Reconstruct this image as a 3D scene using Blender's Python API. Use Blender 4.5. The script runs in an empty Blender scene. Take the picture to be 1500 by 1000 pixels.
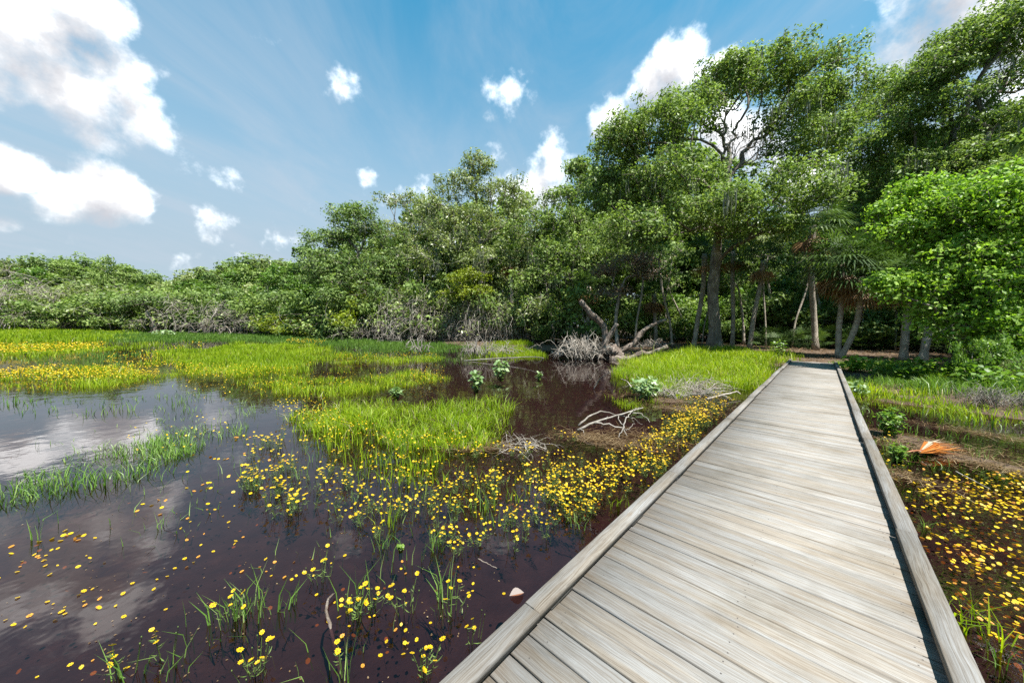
import bpy, math
import numpy as np

rng = np.random.default_rng(7)
C = bpy.context.scene.collection
SC = bpy.context.scene
R_ = math.radians

# ------------------------------------------------------------------ camera
F, EZ = 500.0, 2.15                       # focal length in pixels of a 1500 px wide picture, eye height above the water
PITCH, ROLL = R_(2.86), R_(.85)
_a = math.pi / 2 - PITCH
RX = np.array([[1, 0, 0], [0, math.cos(_a), -math.sin(_a)], [0, math.sin(_a), math.cos(_a)]])
RZ = np.array([[math.cos(ROLL), -math.sin(ROLL), 0], [math.sin(ROLL), math.cos(ROLL), 0], [0, 0, 1]])
RC = RX @ RZ
EYE = np.array([0, 0, EZ])

def ray(px, py):
    return RC @ np.array([(px - 750) / F, -(py - 500) / F, -1.0])

def at(px, py, z=0.0):                    # point of the plane z seen at a pixel of the photograph (used to survey the site)
    d = ray(px, py)
    return EYE + d * ((z - EZ) / d[2])

def W(px, py, depth):                     # point at a distance along the view axis
    return EYE + ray(px, py) * depth

def depth_of(p):
    return -(RC.T @ (np.asarray(p, float) - EYE))[2]

cam_d = bpy.data.cameras.new('camera')
cam = bpy.data.objects.new('camera', cam_d)
C.objects.link(cam)
cam_d.sensor_width = 36
cam_d.lens = 12.0
cam_d.clip_start, cam_d.clip_end = .05, 3000
from mathutils import Matrix
cam.matrix_world = Matrix.Translation((0, 0, EZ)) @ Matrix(RC.tolist()).to_4x4()
SC.camera = cam

# ------------------------------------------------------------------ mesh helpers
def mesh(name, V, quads=None, tris=None, mat=None, attr=None, vec=None, smooth=False, midx=None):
    """numpy arrays -> mesh data; attr = per-vertex RGB stored as 'tint', vec = per-vertex vector stored as 'loc'"""
    me = bpy.data.meshes.new(name)
    V = np.asarray(V, np.float32)
    nq = 0 if quads is None else len(quads)
    nt = 0 if tris is None else len(tris)
    me.vertices.add(len(V))
    me.vertices.foreach_set('co', V.ravel())
    idx = []
    if nq: idx.append(np.asarray(quads, np.int32).ravel())
    if nt: idx.append(np.asarray(tris, np.int32).ravel())
    idx = np.concatenate(idx)
    me.loops.add(len(idx))
    me.loops.foreach_set('vertex_index', idx)
    me.polygons.add(nq + nt)
    st = np.concatenate([np.arange(nq) * 4, nq * 4 + np.arange(nt) * 3]).astype(np.int32)
    me.polygons.foreach_set('loop_start', st)
    if midx is not None: me.polygons.foreach_set('material_index', np.asarray(midx, np.int32))
    if smooth: me.polygons.foreach_set('use_smooth', np.ones(nq + nt, bool))
    if attr is not None:
        a = me.attributes.new('tint', 'FLOAT_COLOR', 'POINT')
        c = np.ones((len(V), 4), np.float32); c[:, :3] = attr
        a.data.foreach_set('color', c.ravel())
    if vec is not None:
        a = me.attributes.new('loc', 'FLOAT_VECTOR', 'POINT')
        a.data.foreach_set('vector', np.asarray(vec, np.float32).ravel())
    me.update(calc_edges=True)
    me.validate()
    for m in (mat if isinstance(mat, (list, tuple)) else [mat]):
        if m is not None: me.materials.append(m)
    return me

def obj(name, me, parent=None, loc=None):
    o = bpy.data.objects.new(name, me)
    C.objects.link(o)
    if parent is not None: o.parent = parent
    if loc is not None: o.location = loc
    return o

def empty(name, loc=(0, 0, 0), rz=0.0, s=1.0):
    o = bpy.data.objects.new(name, None)
    C.objects.link(o)
    o.location = loc; o.rotation_euler = (0, 0, rz); o.scale = (s, s, s) if np.isscalar(s) else s
    o.empty_display_size = .2
    return o

def tag(o, label=None, cat=None, group=None, kind=None):
    if label: o['label'] = label
    if cat: o['category'] = cat
    if group: o['group'] = group
    if kind: o['kind'] = kind
    return o

def copy_tree(src, loc, rz, s, label=None, group=None):
    r = src.copy(); C.objects.link(r)
    r.location = loc; r.rotation_euler = (0, 0, rz); r.scale = (s, s, s) if np.isscalar(s) else s
    if label: r['label'] = label
    if group: r['group'] = group
    elif 'group' in r: del r['group']
    for ch in src.children:
        c = ch.copy(); C.objects.link(c); c.parent = r
        for g in ch.children:
            d = g.copy(); C.objects.link(d); d.parent = c
    return r

class MB:
    """collects pieces into one mesh"""
    def __init__(s): s.V, s.Q, s.T, s.A, s.L, s.n, s.mq, s.mt = [], [], [], [], [], 0, [], []
    def add(s, V, quads=None, tris=None, attr=None, vec=None, m=0):
        V = np.asarray(V, float).reshape(-1, 3)
        if quads is not None and len(quads):
            s.Q.append(np.asarray(quads, np.int64) + s.n); s.mq.append(np.full(len(quads), m))
        if tris is not None and len(tris):
            s.T.append(np.asarray(tris, np.int64) + s.n); s.mt.append(np.full(len(tris), m))
        s.V.append(V)
        s.A.append(np.broadcast_to(np.asarray((.5, .5, .5) if attr is None else attr, float), V.shape))
        s.L.append(V if vec is None else np.asarray(vec, float))
        s.n += len(V)
        return s
    def mesh(s, name, mat, smooth=False):
        q = np.concatenate(s.Q) if s.Q else None
        t = np.concatenate(s.T) if s.T else None
        mi = np.concatenate(s.mq + s.mt)
        return mesh(name, np.concatenate(s.V), q, t, mat, np.concatenate(s.A), np.concatenate(s.L), smooth, mi)

def unit(v):
    v = np.asarray(v, float)
    return v / np.maximum(np.linalg.norm(v, axis=-1, keepdims=True), 1e-9)

def tube(pts, rad, sides=6, cap=True):
    pts = np.asarray(pts, float); n = len(pts)
    rad = np.broadcast_to(np.asarray(rad, float), (n,))
    t = np.gradient(pts, axis=0); t = unit(t)
    ref = np.array([1.0, 0, 0]) if abs(t[0][0]) < .8 else np.array([0, 1.0, 0])
    u = unit(ref - t[0] * (ref @ t[0]))
    U = np.empty((n, 3))
    for i in range(n):
        u = u - t[i] * (u @ t[i]); u = u / max(np.linalg.norm(u), 1e-9); U[i] = u
    Vv = np.cross(t, U)
    th = np.arange(sides) * 2 * math.pi / sides
    ring = U[:, None, :] * np.cos(th)[None, :, None] + Vv[:, None, :] * np.sin(th)[None, :, None]
    V = pts[:, None, :] + ring * rad[:, None, None]
    i = np.arange(n - 1)[:, None] * sides; j = np.arange(sides)[None, :]; k = (j + 1) % sides
    Q = np.stack([i + j, i + k, i + sides + k, i + sides + j], -1).reshape(-1, 4)
    V = V.reshape(-1, 3); T = None
    if cap:
        V = np.concatenate([V, pts[:1], pts[-1:]])
        b = n * sides; jj = np.arange(sides); kk = (jj + 1) % sides
        T = np.concatenate([np.stack([kk, jj, np.full(sides, b)], -1), np.stack([(n - 1) * sides + jj, (n - 1) * sides + kk, np.full(sides, b + 1)], -1)])
    return V, Q, T

def smooth_path(pts, n):
    """Catmull-Rom resample"""
    p = np.asarray(pts, float)
    if len(p) == 2: return p[0] + (p[1] - p[0]) * np.linspace(0, 1, n)[:, None]
    e = np.concatenate([[2 * p[0] - p[1]], p, [2 * p[-1] - p[-2]]])
    out = []
    for s in np.linspace(0, len(p) - 1 - 1e-6, n):
        i = int(s); f = s - i; a, b, c, d = e[i:i + 4]
        out.append(.5 * (2 * b + (c - a) * f + (2 * a - 5 * b + 4 * c - d) * f * f + (3 * b - a - 3 * c + d) * f ** 3))
    return np.array(out)

# ------------------------------------------------------------------ materials
def mat(name):
    m = bpy.data.materials.new(name); m.use_nodes = True
    nt = m.node_tree; nt.nodes.clear()
    out = nt.nodes.new('ShaderNodeOutputMaterial')
    return m, nt, out

def N(nt, t, **kw):
    n = nt.nodes.new(t)
    for k, v in kw.items():
        if k.startswith('i_'): n.inputs[k[2:].replace('_', ' ')].default_value = v
        elif isinstance(k, str): setattr(n, k, v)
    return n

def ramp(nt, stops):
    r = nt.nodes.new('ShaderNodeValToRGB'); e = r.color_ramp.elements
    while len(e) < len(stops): e.new(.5)
    for el, (p, c) in zip(e, stops):
        el.position = p; el.color = (*c, 1) if len(c) == 3 else c
    return r

def leaf_mat(name, c0, c1, c2, trans=.35, rough=.45, spec=.4, tcol=(1.25, 1.35, .6)):
    """per-leaf tone between c0..c1..c2 (tint.r = leaf, tint.g = spray)"""
    m, nt, out = mat(name); L = nt.links.new
    at_ = N(nt, 'ShaderNodeAttribute', attribute_name='tint')
    sep = N(nt, 'ShaderNodeSeparateColor')
    L(at_.outputs['Color'], sep.inputs[0])
    mx = N(nt, 'ShaderNodeMath', operation='MULTIPLY_ADD'); mx.inputs[1].default_value = .55
    m2 = N(nt, 'ShaderNodeMath', operation='MULTIPLY'); m2.inputs[1].default_value = .45
    L(sep.outputs[1], m2.inputs[0]); L(sep.outputs[0], mx.inputs[0]); L(m2.outputs[0], mx.inputs[2])
    rp = ramp(nt, [(.05, c0), (.5, c1), (.95, c2)])
    L(mx.outputs[0], rp.inputs[0])
    p = N(nt, 'ShaderNodeBsdfPrincipled'); p.inputs['Roughness'].default_value = rough; p.inputs['Specular IOR Level'].default_value = spec
    L(rp.outputs[0], p.inputs['Base Color'])
    t = N(nt, 'ShaderNodeBsdfTranslucent')
    mc = N(nt, 'ShaderNodeMix', data_type='RGBA', blend_type='MULTIPLY'); mc.inputs[0].default_value = 1
    L(rp.outputs[0], mc.inputs[6]); mc.inputs[7].default_value = (*tcol, 1)
    L(mc.outputs[2], t.inputs[0])
    mix = N(nt, 'ShaderNodeMixShader'); mix.inputs[0].default_value = trans
    L(p.outputs[0], mix.inputs[1]); L(t.outputs[0], mix.inputs[2]); L(mix.outputs[0], out.inputs[0])
    return m

def bark_mat(name, c0, c1, c2, scale=6.0, zs=.25, bump=.5):
    m, nt, out = mat(name); L = nt.links.new
    tc = N(nt, 'ShaderNodeTexCoord'); mp = N(nt, 'ShaderNodeMapping'); mp.inputs['Scale'].default_value = (1, 1, zs)
    L(tc.outputs['Object'], mp.inputs[0])
    n1 = N(nt, 'ShaderNodeTexNoise', i_Scale=scale, i_Detail=8.0, i_Roughness=.7); L(mp.outputs[0], n1.inputs[0])
    n2 = N(nt, 'ShaderNodeTexNoise', i_Scale=scale * .25, i_Detail=3.0); L(tc.outputs['Object'], n2.inputs[0])
    ad = N(nt, 'ShaderNodeMath', operation='MULTIPLY_ADD'); ad.inputs[1].default_value = .6
    m2 = N(nt, 'ShaderNodeMath', operation='MULTIPLY'); m2.inputs[1].default_value = .4
    L(n2.outputs[0], m2.inputs[0]); L(n1.outputs[0], ad.inputs[0]); L(m2.outputs[0], ad.inputs[2])
    rp = ramp(nt, [(.32, c0), (.5, c1), (.66, c2)]); L(ad.outputs[0], rp.inputs[0])
    p = N(nt, 'ShaderNodeBsdfPrincipled', i_Roughness=.9); p.inputs['Specular IOR Level'].default_value = .15
    L(rp.outputs[0], p.inputs['Base Color'])
    b = N(nt, 'ShaderNodeBump', i_Strength=bump, i_Distance=.05); L(n1.outputs[0], b.inputs['Height']); L(b.outputs[0], p.inputs['Normal'])
    L(p.outputs[0], out.inputs[0])
    return m

M = {}
M['oak'] = leaf_mat('oak_leaves', (.040, .078, .014), (.16, .235, .052), (.36, .44, .15), rough=.5, spec=.22)
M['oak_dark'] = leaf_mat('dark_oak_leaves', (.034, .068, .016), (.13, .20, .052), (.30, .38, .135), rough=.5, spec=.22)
M['olive'] = leaf_mat('grey_green_leaves', (.075, .105, .030), (.19, .235, .075), (.36, .40, .17), rough=.4)
M['bright'] = leaf_mat('fresh_green_leaves', (.07, .15, .012), (.20, .34, .028), (.38, .52, .10), trans=.42, rough=.5, spec=.35)
M['yellow_leaf'] = leaf_mat('yellow_green_leaves', (0.1105, 0.153, 0.0085), (0.204, 0.255, 0.0136), (0.306, 0.34, 0.034), trans=.4)
M['palm'] = leaf_mat('palm_fronds', (.025, .05, .014), (.05, .09, .024), (.11, .165, .05), rough=.55, spec=.2)
M['deadpalm'] = leaf_mat('dead_palm_fronds', (.14, .08, .035), (.30, .17, .07), (.44, .29, .14), tcol=(1, .8, .6))
M['grass'] = leaf_mat('marsh_grass_blades', (.08, .17, .004), (.26, .38, .006), (.42, .50, .03), trans=.5, rough=.5, tcol=(1.2, 1.2, .5))
M['grassblue'] = leaf_mat('sedge_blades', (0.0574, 0.1394, 0.0246), (0.1476, 0.2706, 0.041), (0.3608, 0.4592, 0.164), trans=.4, rough=.4)
M['weed'] = leaf_mat('weed_leaves', (.06, .135, .014), (.12, .22, .026), (.22, .32, .06), trans=.4)
M['pale'] = leaf_mat('pale_plant_leaves', (0.102, 0.1785, 0.0595), (0.187, 0.2805, 0.1105), (0.357, 0.425, 0.238), trans=.3)
M['moss'] = leaf_mat('hanging_moss_strands', (.09, .10, .06), (.15, .16, .11), (.23, .24, .18), trans=.25)
M['straw'] = leaf_mat('dead_straw', (0.0595, 0.034, 0.01275), (0.1275, 0.0765, 0.034), (0.289, 0.2125, 0.119), trans=.2, tcol=(1, .85, .6))
M['drygrass'] = leaf_mat('dry_grass_blades', (.16, .12, .05), (.33, .27, .13), (.52, .46, .27), trans=.3, tcol=(1.1, 1, .7))
M['twig'] = bark_mat('grey_twigs', (.12, .10, .082), (.28, .245, .205), (.48, .44, .385), 9, .6, .2)
M['whitetwig'] = bark_mat('bleached_twigs', (.10, .085, .07), (.22, .195, .165), (.34, .315, .28), 9, .6, .2)
M['bark'] = bark_mat('oak_bark', (0.04725, 0.0378, 0.0297), (0.1755, 0.1485, 0.1215), (0.405, 0.3645, 0.3105), 5, .3, .9)
M['palmbark'] = bark_mat('palm_bark', (.13, .105, .08), (.32, .275, .22), (.52, .46, .38), 7, 2.2, .7)
M['log'] = bark_mat('weathered_log_bark', (.035, .027, .021), (.13, .10, .08), (.31, .27, .23), 9, 1.0, 1.0)

def flower_mats():
    def one(name, col, rough=.55, tr=.3):
        m, nt, out = mat(name); L = nt.links.new
        p = N(nt, 'ShaderNodeBsdfPrincipled', i_Roughness=rough); p.inputs['Base Color'].default_value = (*col, 1)
        oi = N(nt, 'ShaderNodeObjectInfo'); g = N(nt, 'ShaderNodeNewGeometry')
        ad = N(nt, 'ShaderNodeMath', operation='ADD'); L(oi.outputs['Random'], ad.inputs[0]); L(g.outputs['Random Per Island'], ad.inputs[1])
        md = N(nt, 'ShaderNodeMath', operation='FRACT'); L(ad.outputs[0], md.inputs[0])
        rp = ramp(nt, [(0, tuple(c * .75 for c in col)), (.6, col), (1, (min(1, col[0] * 1.08), min(1, col[1] * 1.15), col[2]))])
        L(md.outputs[0], rp.inputs[0]); L(rp.outputs[0], p.inputs['Base Color'])
        t = N(nt, 'ShaderNodeBsdfTranslucent'); L(rp.outputs[0], t.inputs[0])
        mx = N(nt, 'ShaderNodeMixShader'); mx.inputs[0].default_value = tr
        L(p.outputs[0], mx.inputs[1]); L(t.outputs[0], mx.inputs[2]); L(mx.outputs[0], out.inputs[0])
        return m
    M['petal'] = one('yellow_petals', (.66, .43, .003))
    M['petal_old'] = one('faded_orange_petals', (.62, .27, .03))
    M['disc'] = one('flower_disc', (.30, .12, .004), .8, 0)
    M['stem'] = one('flower_stems', (.10, .15, .03), .6, .2)
flower_mats()

def wood_mat(name, tone=1.0):
    m, nt, out = mat(name); L = nt.links.new
    at_ = N(nt, 'ShaderNodeAttribute', attribute_name='loc')
    ti = N(nt, 'ShaderNodeAttribute', attribute_name='tint'); sp = N(nt, 'ShaderNodeSeparateColor'); L(ti.outputs['Color'], sp.inputs[0])
    # wandering grain: bend the along-plank lines a little
    warp = N(nt, 'ShaderNodeTexNoise', i_Scale=1.0, i_Detail=2.0)
    mpw = N(nt, 'ShaderNodeMapping'); mpw.inputs['Scale'].default_value = (2.2, 5, 1); L(at_.outputs['Vector'], mpw.inputs[0]); L(mpw.outputs[0], warp.inputs[0])
    sc = N(nt, 'ShaderNodeVectorMath', operation='SCALE'); sc.inputs['Scale'].default_value = .05
    sb = N(nt, 'ShaderNodeVectorMath', operation='SUBTRACT'); L(warp.outputs['Color'], sb.inputs[0]); sb.inputs[1].default_value = (.5, .5, .5); L(sb.outputs[0], sc.inputs[0])
    ad = N(nt, 'ShaderNodeVectorMath', operation='ADD'); L(at_.outputs['Vector'], ad.inputs[0]); L(sc.outputs[0], ad.inputs[1])
    def noise(scale, detail, rough=.6):
        mp = N(nt, 'ShaderNodeMapping'); mp.inputs['Scale'].default_value = scale; L(ad.outputs[0], mp.inputs[0])
        n = N(nt, 'ShaderNodeTexNoise', i_Scale=1.0, i_Detail=detail, i_Roughness=rough); L(mp.outputs[0], n.inputs[0]); return n
    g1 = noise((3.2, 150, 1), 6.0, .72)       # broad streaks
    g2 = noise((4, 260, 1), 3.0, .7)         # fine fibre
    g3 = noise((1.1, 12, 1), 3.0, .5)          # patches of tan
    # knots
    vo = N(nt, 'ShaderNodeTexVoronoi', i_Scale=1.0); mpv = N(nt, 'ShaderNodeMapping'); mpv.inputs['Scale'].default_value = (2.3, 6.5, 1)
    L(ad.outputs[0], mpv.inputs[0]); L(mpv.outputs[0], vo.inputs[0])
    kn = ramp(nt, [(.0, (1, 1, 1)), (.10, (.55, .55, .55)), (.16, (0, 0, 0))]); L(vo.outputs['Distance'], kn.inputs[0])
    base = ramp(nt, [(.26, (.27 * tone, .235 * tone, .195 * tone)), (.42, (.41 * tone, .37 * tone, .325 * tone)), (.56, (.54 * tone, .525 * tone, .50 * tone)), (.72, (.65 * tone, .645 * tone, .63 * tone))])
    L(g1.outputs[0], base.inputs[0])
    tan = N(nt, 'ShaderNodeMix', data_type='RGBA', blend_type='MULTIPLY')
    tr = ramp(nt, [(.42, (0, 0, 0)), (.62, (1, 1, 1))]); L(g3.outputs[0], tr.inputs[0])
    L(tr.outputs[0], tan.inputs[0]); L(base.outputs[0], tan.inputs[6]); tan.inputs[7].default_value = (.94, .86, .76, 1)
    fib = N(nt, 'ShaderNodeMix', data_type='RGBA', blend_type='MULTIPLY'); fib.inputs[0].default_value = .75
    fr = ramp(nt, [(.30, (.40, .36, .32)), (.44, (.92, .91, .90)), (.7, (1.08, 1.08, 1.08))]); L(g2.outputs[0], fr.inputs[0])
    L(tan.outputs[2], fib.inputs[6]); L(fr.outputs[0], fib.inputs[7])
    kx = N(nt, 'ShaderNodeMix', data_type='RGBA', blend_type='MIX')
    ks = N(nt, 'ShaderNodeMath', operation='MULTIPLY'); ks.inputs[1].default_value = .55; L(kn.outputs[0], ks.inputs[0])
    L(ks.outputs[0], kx.inputs[0]); L(fib.outputs[2], kx.inputs[6]); kx.inputs[7].default_value = (.36 * tone, .27 * tone, .19 * tone, 1)
    pv = N(nt, 'ShaderNodeMapRange'); pv.inputs[3].default_value = .88; pv.inputs[4].default_value = 1.07; L(sp.outputs[0], pv.inputs[0])
    fin = N(nt, 'ShaderNodeMix', data_type='RGBA', blend_type='MULTIPLY'); fin.inputs[0].default_value = 1
    gp_ = N(nt, 'ShaderNodeNewGeometry'); ws = N(nt, 'ShaderNodeTexNoise', i_Scale=1.1, i_Detail=6.0, i_Roughness=.65); L(gp_.outputs['Position'], ws.inputs[0])
    wr = ramp(nt, [(.34, (.74, .72, .68)), (.5, (.98, .98, .98)), (.66, (1.06, 1.06, 1.07))]); L(ws.outputs[0], wr.inputs[0])
    wm = N(nt, 'ShaderNodeMix', data_type='RGBA', blend_type='MULTIPLY'); wm.inputs[0].default_value = 1
    L(kx.outputs[2], fin.inputs[6]); L(pv.outputs[0], fin.inputs[7])
    p = N(nt, 'ShaderNodeBsdfPrincipled', i_Roughness=.85); p.inputs['Specular IOR Level'].default_value = .2
    L(fin.outputs[2], wm.inputs[6]); L(wr.outputs[0], wm.inputs[7]); L(wm.outputs[2], p.inputs['Base Color'])
    hs = N(nt, 'ShaderNodeMath', operation='ADD'); L(g1.outputs[0], hs.inputs[0]); L(g2.outputs[0], hs.inputs[1])
    b = N(nt, 'ShaderNodeBump', i_Strength=.28, i_Distance=.005); L(hs.outputs[0], b.inputs['Height']); L(b.outputs[0], p.inputs['Normal'])
    L(p.outputs[0], out.inputs[0])
    return m
M['wood'] = wood_mat('weathered_deck_wood', .45)
M['kerbwood'] = wood_mat('weathered_kerb_wood', .37)

def simple(name, col, rough=.7):
    m, nt, out = mat(name)
    p = N(nt, 'ShaderNodeBsdfPrincipled', i_Roughness=rough)
    n = N(nt, 'ShaderNodeTexNoise', i_Scale=30.0, i_Detail=4.0)
    r = ramp(nt, [(.3, tuple(c * .7 for c in col)), (.7, tuple(min(1, c * 1.25) for c in col))])
    nt.links.new(n.outputs[0], r.inputs[0]); nt.links.new(r.outputs[0], p.inputs['Base Color'])
    nt.links.new(p.outputs[0], out.inputs[0]); return m
M['nail'] = simple('rusty_nail_heads', (.06, .05, .045), .6)
M['deadleaf'] = simple('dead_leaf', (.24, .08, .03), .6)
M['deadleafpale'] = simple('dead_leaf_underside', (.13, .10, .085), .6)

# ------------------------------------------------------------------ light, sky
SUN_AZ, SUN_EL = R_(140), R_(66)          # sun to the right and behind the camera, high
sd = bpy.data.lights.new('sun', 'SUN'); so = bpy.data.objects.new('sun', sd); C.objects.link(so)
sd.energy = 4.9; sd.angle = R_(.5); sd.color = (1, .965, .91)
from mathutils import Vector
sv = Vector((math.sin(SUN_AZ) * math.cos(SUN_EL), math.cos(SUN_AZ) * math.cos(SUN_EL), math.sin(SUN_EL)))
so.rotation_euler = (-sv).to_track_quat('-Z', 'Y').to_euler()
so.location = (30, -20, 60)

def sky():
    w = bpy.data.worlds.new('World'); SC.world = w; w.use_nodes = True
    nt = w.node_tree; nt.nodes.clear(); L = nt.links.new
    out = N(nt, 'ShaderNodeOutputWorld'); bg = N(nt, 'ShaderNodeBackground'); L(bg.outputs[0], out.inputs[0])
    st = N(nt, 'ShaderNodeTexSky', sky_type='NISHITA', sun_disc=False, sun_elevation=SUN_EL, sun_rotation=SUN_AZ)
    st.air_density = 1.0; st.dust_density = .6; st.ozone_density = 2.2
    tint = N(nt, 'ShaderNodeMix', data_type='RGBA', blend_type='MULTIPLY'); tint.inputs[0].default_value = 1
    L(st.outputs[0], tint.inputs[6]); tint.inputs[7].default_value = (.15, .97, .97, 1)
    tc = N(nt, 'ShaderNodeTexCoord')
    D = tc.outputs['Generated']
    # cloud density group: soft blobs at fixed bearings, broken up with billowy noise
    g = bpy.data.node_groups.new('cloud_density', 'ShaderNodeTree')
    g.interface.new_socket('Vector', in_out='INPUT', socket_type='NodeSocketVector')
    g.interface.new_socket('Value', in_out='OUTPUT', socket_type='NodeSocketFloat')
    gi, go = g.nodes.new('NodeGroupInput'), g.nodes.new('NodeGroupOutput'); GL = g.links.new
    n1 = N(g, 'ShaderNodeTexNoise', i_Scale=8.5, i_Detail=9.0, i_Roughness=.6); GL(gi.outputs[0], n1.inputs[0])
    n0 = N(g, 'ShaderNodeTexNoise', i_Scale=4.0, i_Detail=3.0); GL(gi.outputs[0], n0.inputs[0])
    s0 = N(g, 'ShaderNodeVectorMath', operation='SUBTRACT'); GL(n0.outputs['Color'], s0.inputs[0]); s0.inputs[1].default_value = (.5, .5, .5)
    s1 = N(g, 'ShaderNodeVectorMath', operation='SCALE'); s1.inputs['Scale'].default_value = .07; GL(s0.outputs[0], s1.inputs[0])
    s2 = N(g, 'ShaderNodeVectorMath', operation='ADD'); GL(gi.outputs[0], s2.inputs[0]); GL(s1.outputs[0], s2.inputs[1])
    acc = None
    # bearing given by where it stands in the photograph: px, py, half width, half height, tilt, weight
    blobs = [(40, 40, 160, 90, -30, 1.0), (130, 110, 130, 70, -35, .95), (200, 165, 110, 40, -35, .75), (-60, 90, 120, 60, -10, .7), (110, 20, 110, 70, -30, .95),
             (20, 255, 85, 40, -12, .95), (135, 285, 75, 48, 5, 1.0), (170, 300, 75, 40, 0, .9), (90, 300, 70, 35, 0, .8), (10, 335, 40, 22, 0, .8), (325, 330, 34, 30, 0, .95), (300, 270, 50, 30, 0, .5),
             (480, 128, 36, 28, 10, .68), (750, 155, 44, 36, 25, .82), (775, 145, 26, 26, 0, .75), (800, 215, 34, 34, 20, .9), (780, 270, 62, 48, 15, 1.0), (715, 222, 32, 24, 0, .9), (600, 280, 50, 28, 10, .62), (538, 255, 20, 20, 0, .6),
             (990, 95, 46, 50, 35, 1.05), (960, 140, 56, 40, 30, 1.0), (1065, 95, 46, 22, 22, 1.0), (895, 170, 36, 34, 30, 1.0), (1090, 210, 80, 60, 0, .95), (1200, 270, 60, 50, 0, .85),
             (1400, 25, 150, 110, 0, 1.25), (1390, 40, 110, 90, 0, .8), (1480, 140, 120, 70, 0, .9), (1400, -40, 160, 90, 0, .85), (420, 352, 110, 22, 0, .55), (220, 372, 200, 20, 0, .5), (700, 330, 160, 40, 0, .55)]
    for bi, (px, py, hw, hh, tilt, wt) in enumerate(blobs):
        if bi < 9: wt += .3
        d = ray(px, py); d /= np.linalg.norm(d)
        right = unit(np.cross(d, (0, 0, 1))); up = np.cross(right, d)
        t = R_(tilt); ex, ey = np.array([math.cos(t), -math.sin(t)]), np.array([math.sin(t), math.cos(t)])
        def dirn(v): q = ray(px + v[0], py + v[1]); return q / np.linalg.norm(q)
        vx, vy = (dirn(ex * hw) - dirn(-ex * hw)) / 2, (dirn(ey * hh) - dirn(-ey * hh)) / 2
        kk = 1.22 if bi < 10 else 1.5; rx = np.linalg.norm(vx) * kk; ax = unit(vx - d * (vx @ d)); ay = np.cross(d, ax); ry = abs(vy @ ay) * kk
        rot = Matrix((ax.tolist(), ay.tolist(), d.tolist())).transposed().to_euler('XYZ')
        mp = N(g, 'ShaderNodeMapping', vector_type='TEXTURE')
        mp.inputs['Location'].default_value = d.tolist(); mp.inputs['Rotation'].default_value = rot; mp.inputs['Scale'].default_value = (rx, ry, .5)
        GL(s2.outputs[0], mp.inputs[0])
        ln = N(g, 'ShaderNodeVectorMath', operation='LENGTH'); GL(mp.outputs[0], ln.inputs[0])
        mr = N(g, 'ShaderNodeMapRange', interpolation_type='SMOOTHSTEP'); GL(ln.outputs['Value'], mr.inputs[0])
        for i_, v in ((1, .1), (2, 1.5), (3, wt), (4, 0)): mr.inputs[i_].default_value = v
        if acc is None: acc = mr.outputs[0]
        else:
            mxn = N(g, 'ShaderNodeMath', operation='MAXIMUM')
            GL(acc, mxn.inputs[0]); GL(mr.outputs[0], mxn.inputs[1]); acc = mxn.outputs[0]
    nm = N(g, 'ShaderNodeMath', operation='MULTIPLY_ADD'); nm.inputs[1].default_value = 2.5; nm.inputs[2].default_value = -1.66
    GL(n1.outputs[0], nm.inputs[0])
    sm = N(g, 'ShaderNodeMath', operation='ADD'); GL(acc, sm.inputs[0]); GL(nm.outputs[0], sm.inputs[1])
    GL(sm.outputs[0], go.inputs[0])
    ga = N(nt, 'ShaderNodeGroup'); ga.node_tree = g; L(D, ga.inputs[0])
    # the same field looked up a little nearer the sun: how much cloud stands between here and the light
    off = N(nt, 'ShaderNodeVectorMath', operation='ADD'); L(D, off.inputs[0]); off.inputs[1].default_value = (.025, -.015, .05)
    gb = N(nt, 'ShaderNodeGroup'); gb.node_tree = g; L(off.outputs[0], gb.inputs[0])
    alpha = N(nt, 'ShaderNodeMapRange', interpolation_type='SMOOTHSTEP'); L(ga.outputs[0], alpha.inputs[0])
    for i_, v in ((1, .08), (2, .85), (3, 0), (4, 1)): alpha.inputs[i_].default_value = v
    shade = N(nt, 'ShaderNodeMapRange'); L(gb.outputs[0], shade.inputs[0])
    for i_, v in ((1, .10), (2, .95), (3, 0), (4, 1)): shade.inputs[i_].default_value = v
    ccol = ramp(nt, [(0, (.95, .95, .95)), (.34, (.50, .50, .503)), (.62, (.345, .348, .36)), (1, (.25, .253, .272))]); L(shade.outputs[0], ccol.inputs[0])
    # high thin streaks, a flat sheet seen in perspective
    sx = N(nt, 'ShaderNodeSeparateXYZ'); L(D, sx.inputs[0])
    zz = N(nt, 'ShaderNodeMath', operation='ADD'); L(sx.outputs[2], zz.inputs[0]); zz.inputs[1].default_value = .08
    zm = N(nt, 'ShaderNodeMath', operation='MAXIMUM'); L(zz.outputs[0], zm.inputs[0]); zm.inputs[1].default_value = .02
    dv = N(nt, 'ShaderNodeVectorMath', operation='DIVIDE'); L(D, dv.inputs[0])
    cb = N(nt, 'ShaderNodeCombineXYZ'); [L(zm.outputs[0], cb.inputs[i]) for i in range(3)]; L(cb.outputs[0], dv.inputs[1])
    mp = N(nt, 'ShaderNodeMapping'); mp.inputs['Scale'].default_value = (1.5, .5, 0); mp.inputs['Rotation'].default_value = (0, 0, R_(-8)); L(dv.outputs[0], mp.inputs[0])
    ci = N(nt, 'ShaderNodeTexNoise', i_Scale=1.3, i_Detail=8.0, i_Roughness=.6); ci.inputs['Distortion'].default_value = .6; L(mp.outputs[0], ci.inputs[0])
    cr = N(nt, 'ShaderNodeMapRange', interpolation_type='SMOOTHSTEP'); L(ci.outputs[0], cr.inputs[0])
    for i_, v in ((1, .36), (2, .80), (3, .02), (4, .52)): cr.inputs[i_].default_value = v
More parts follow.
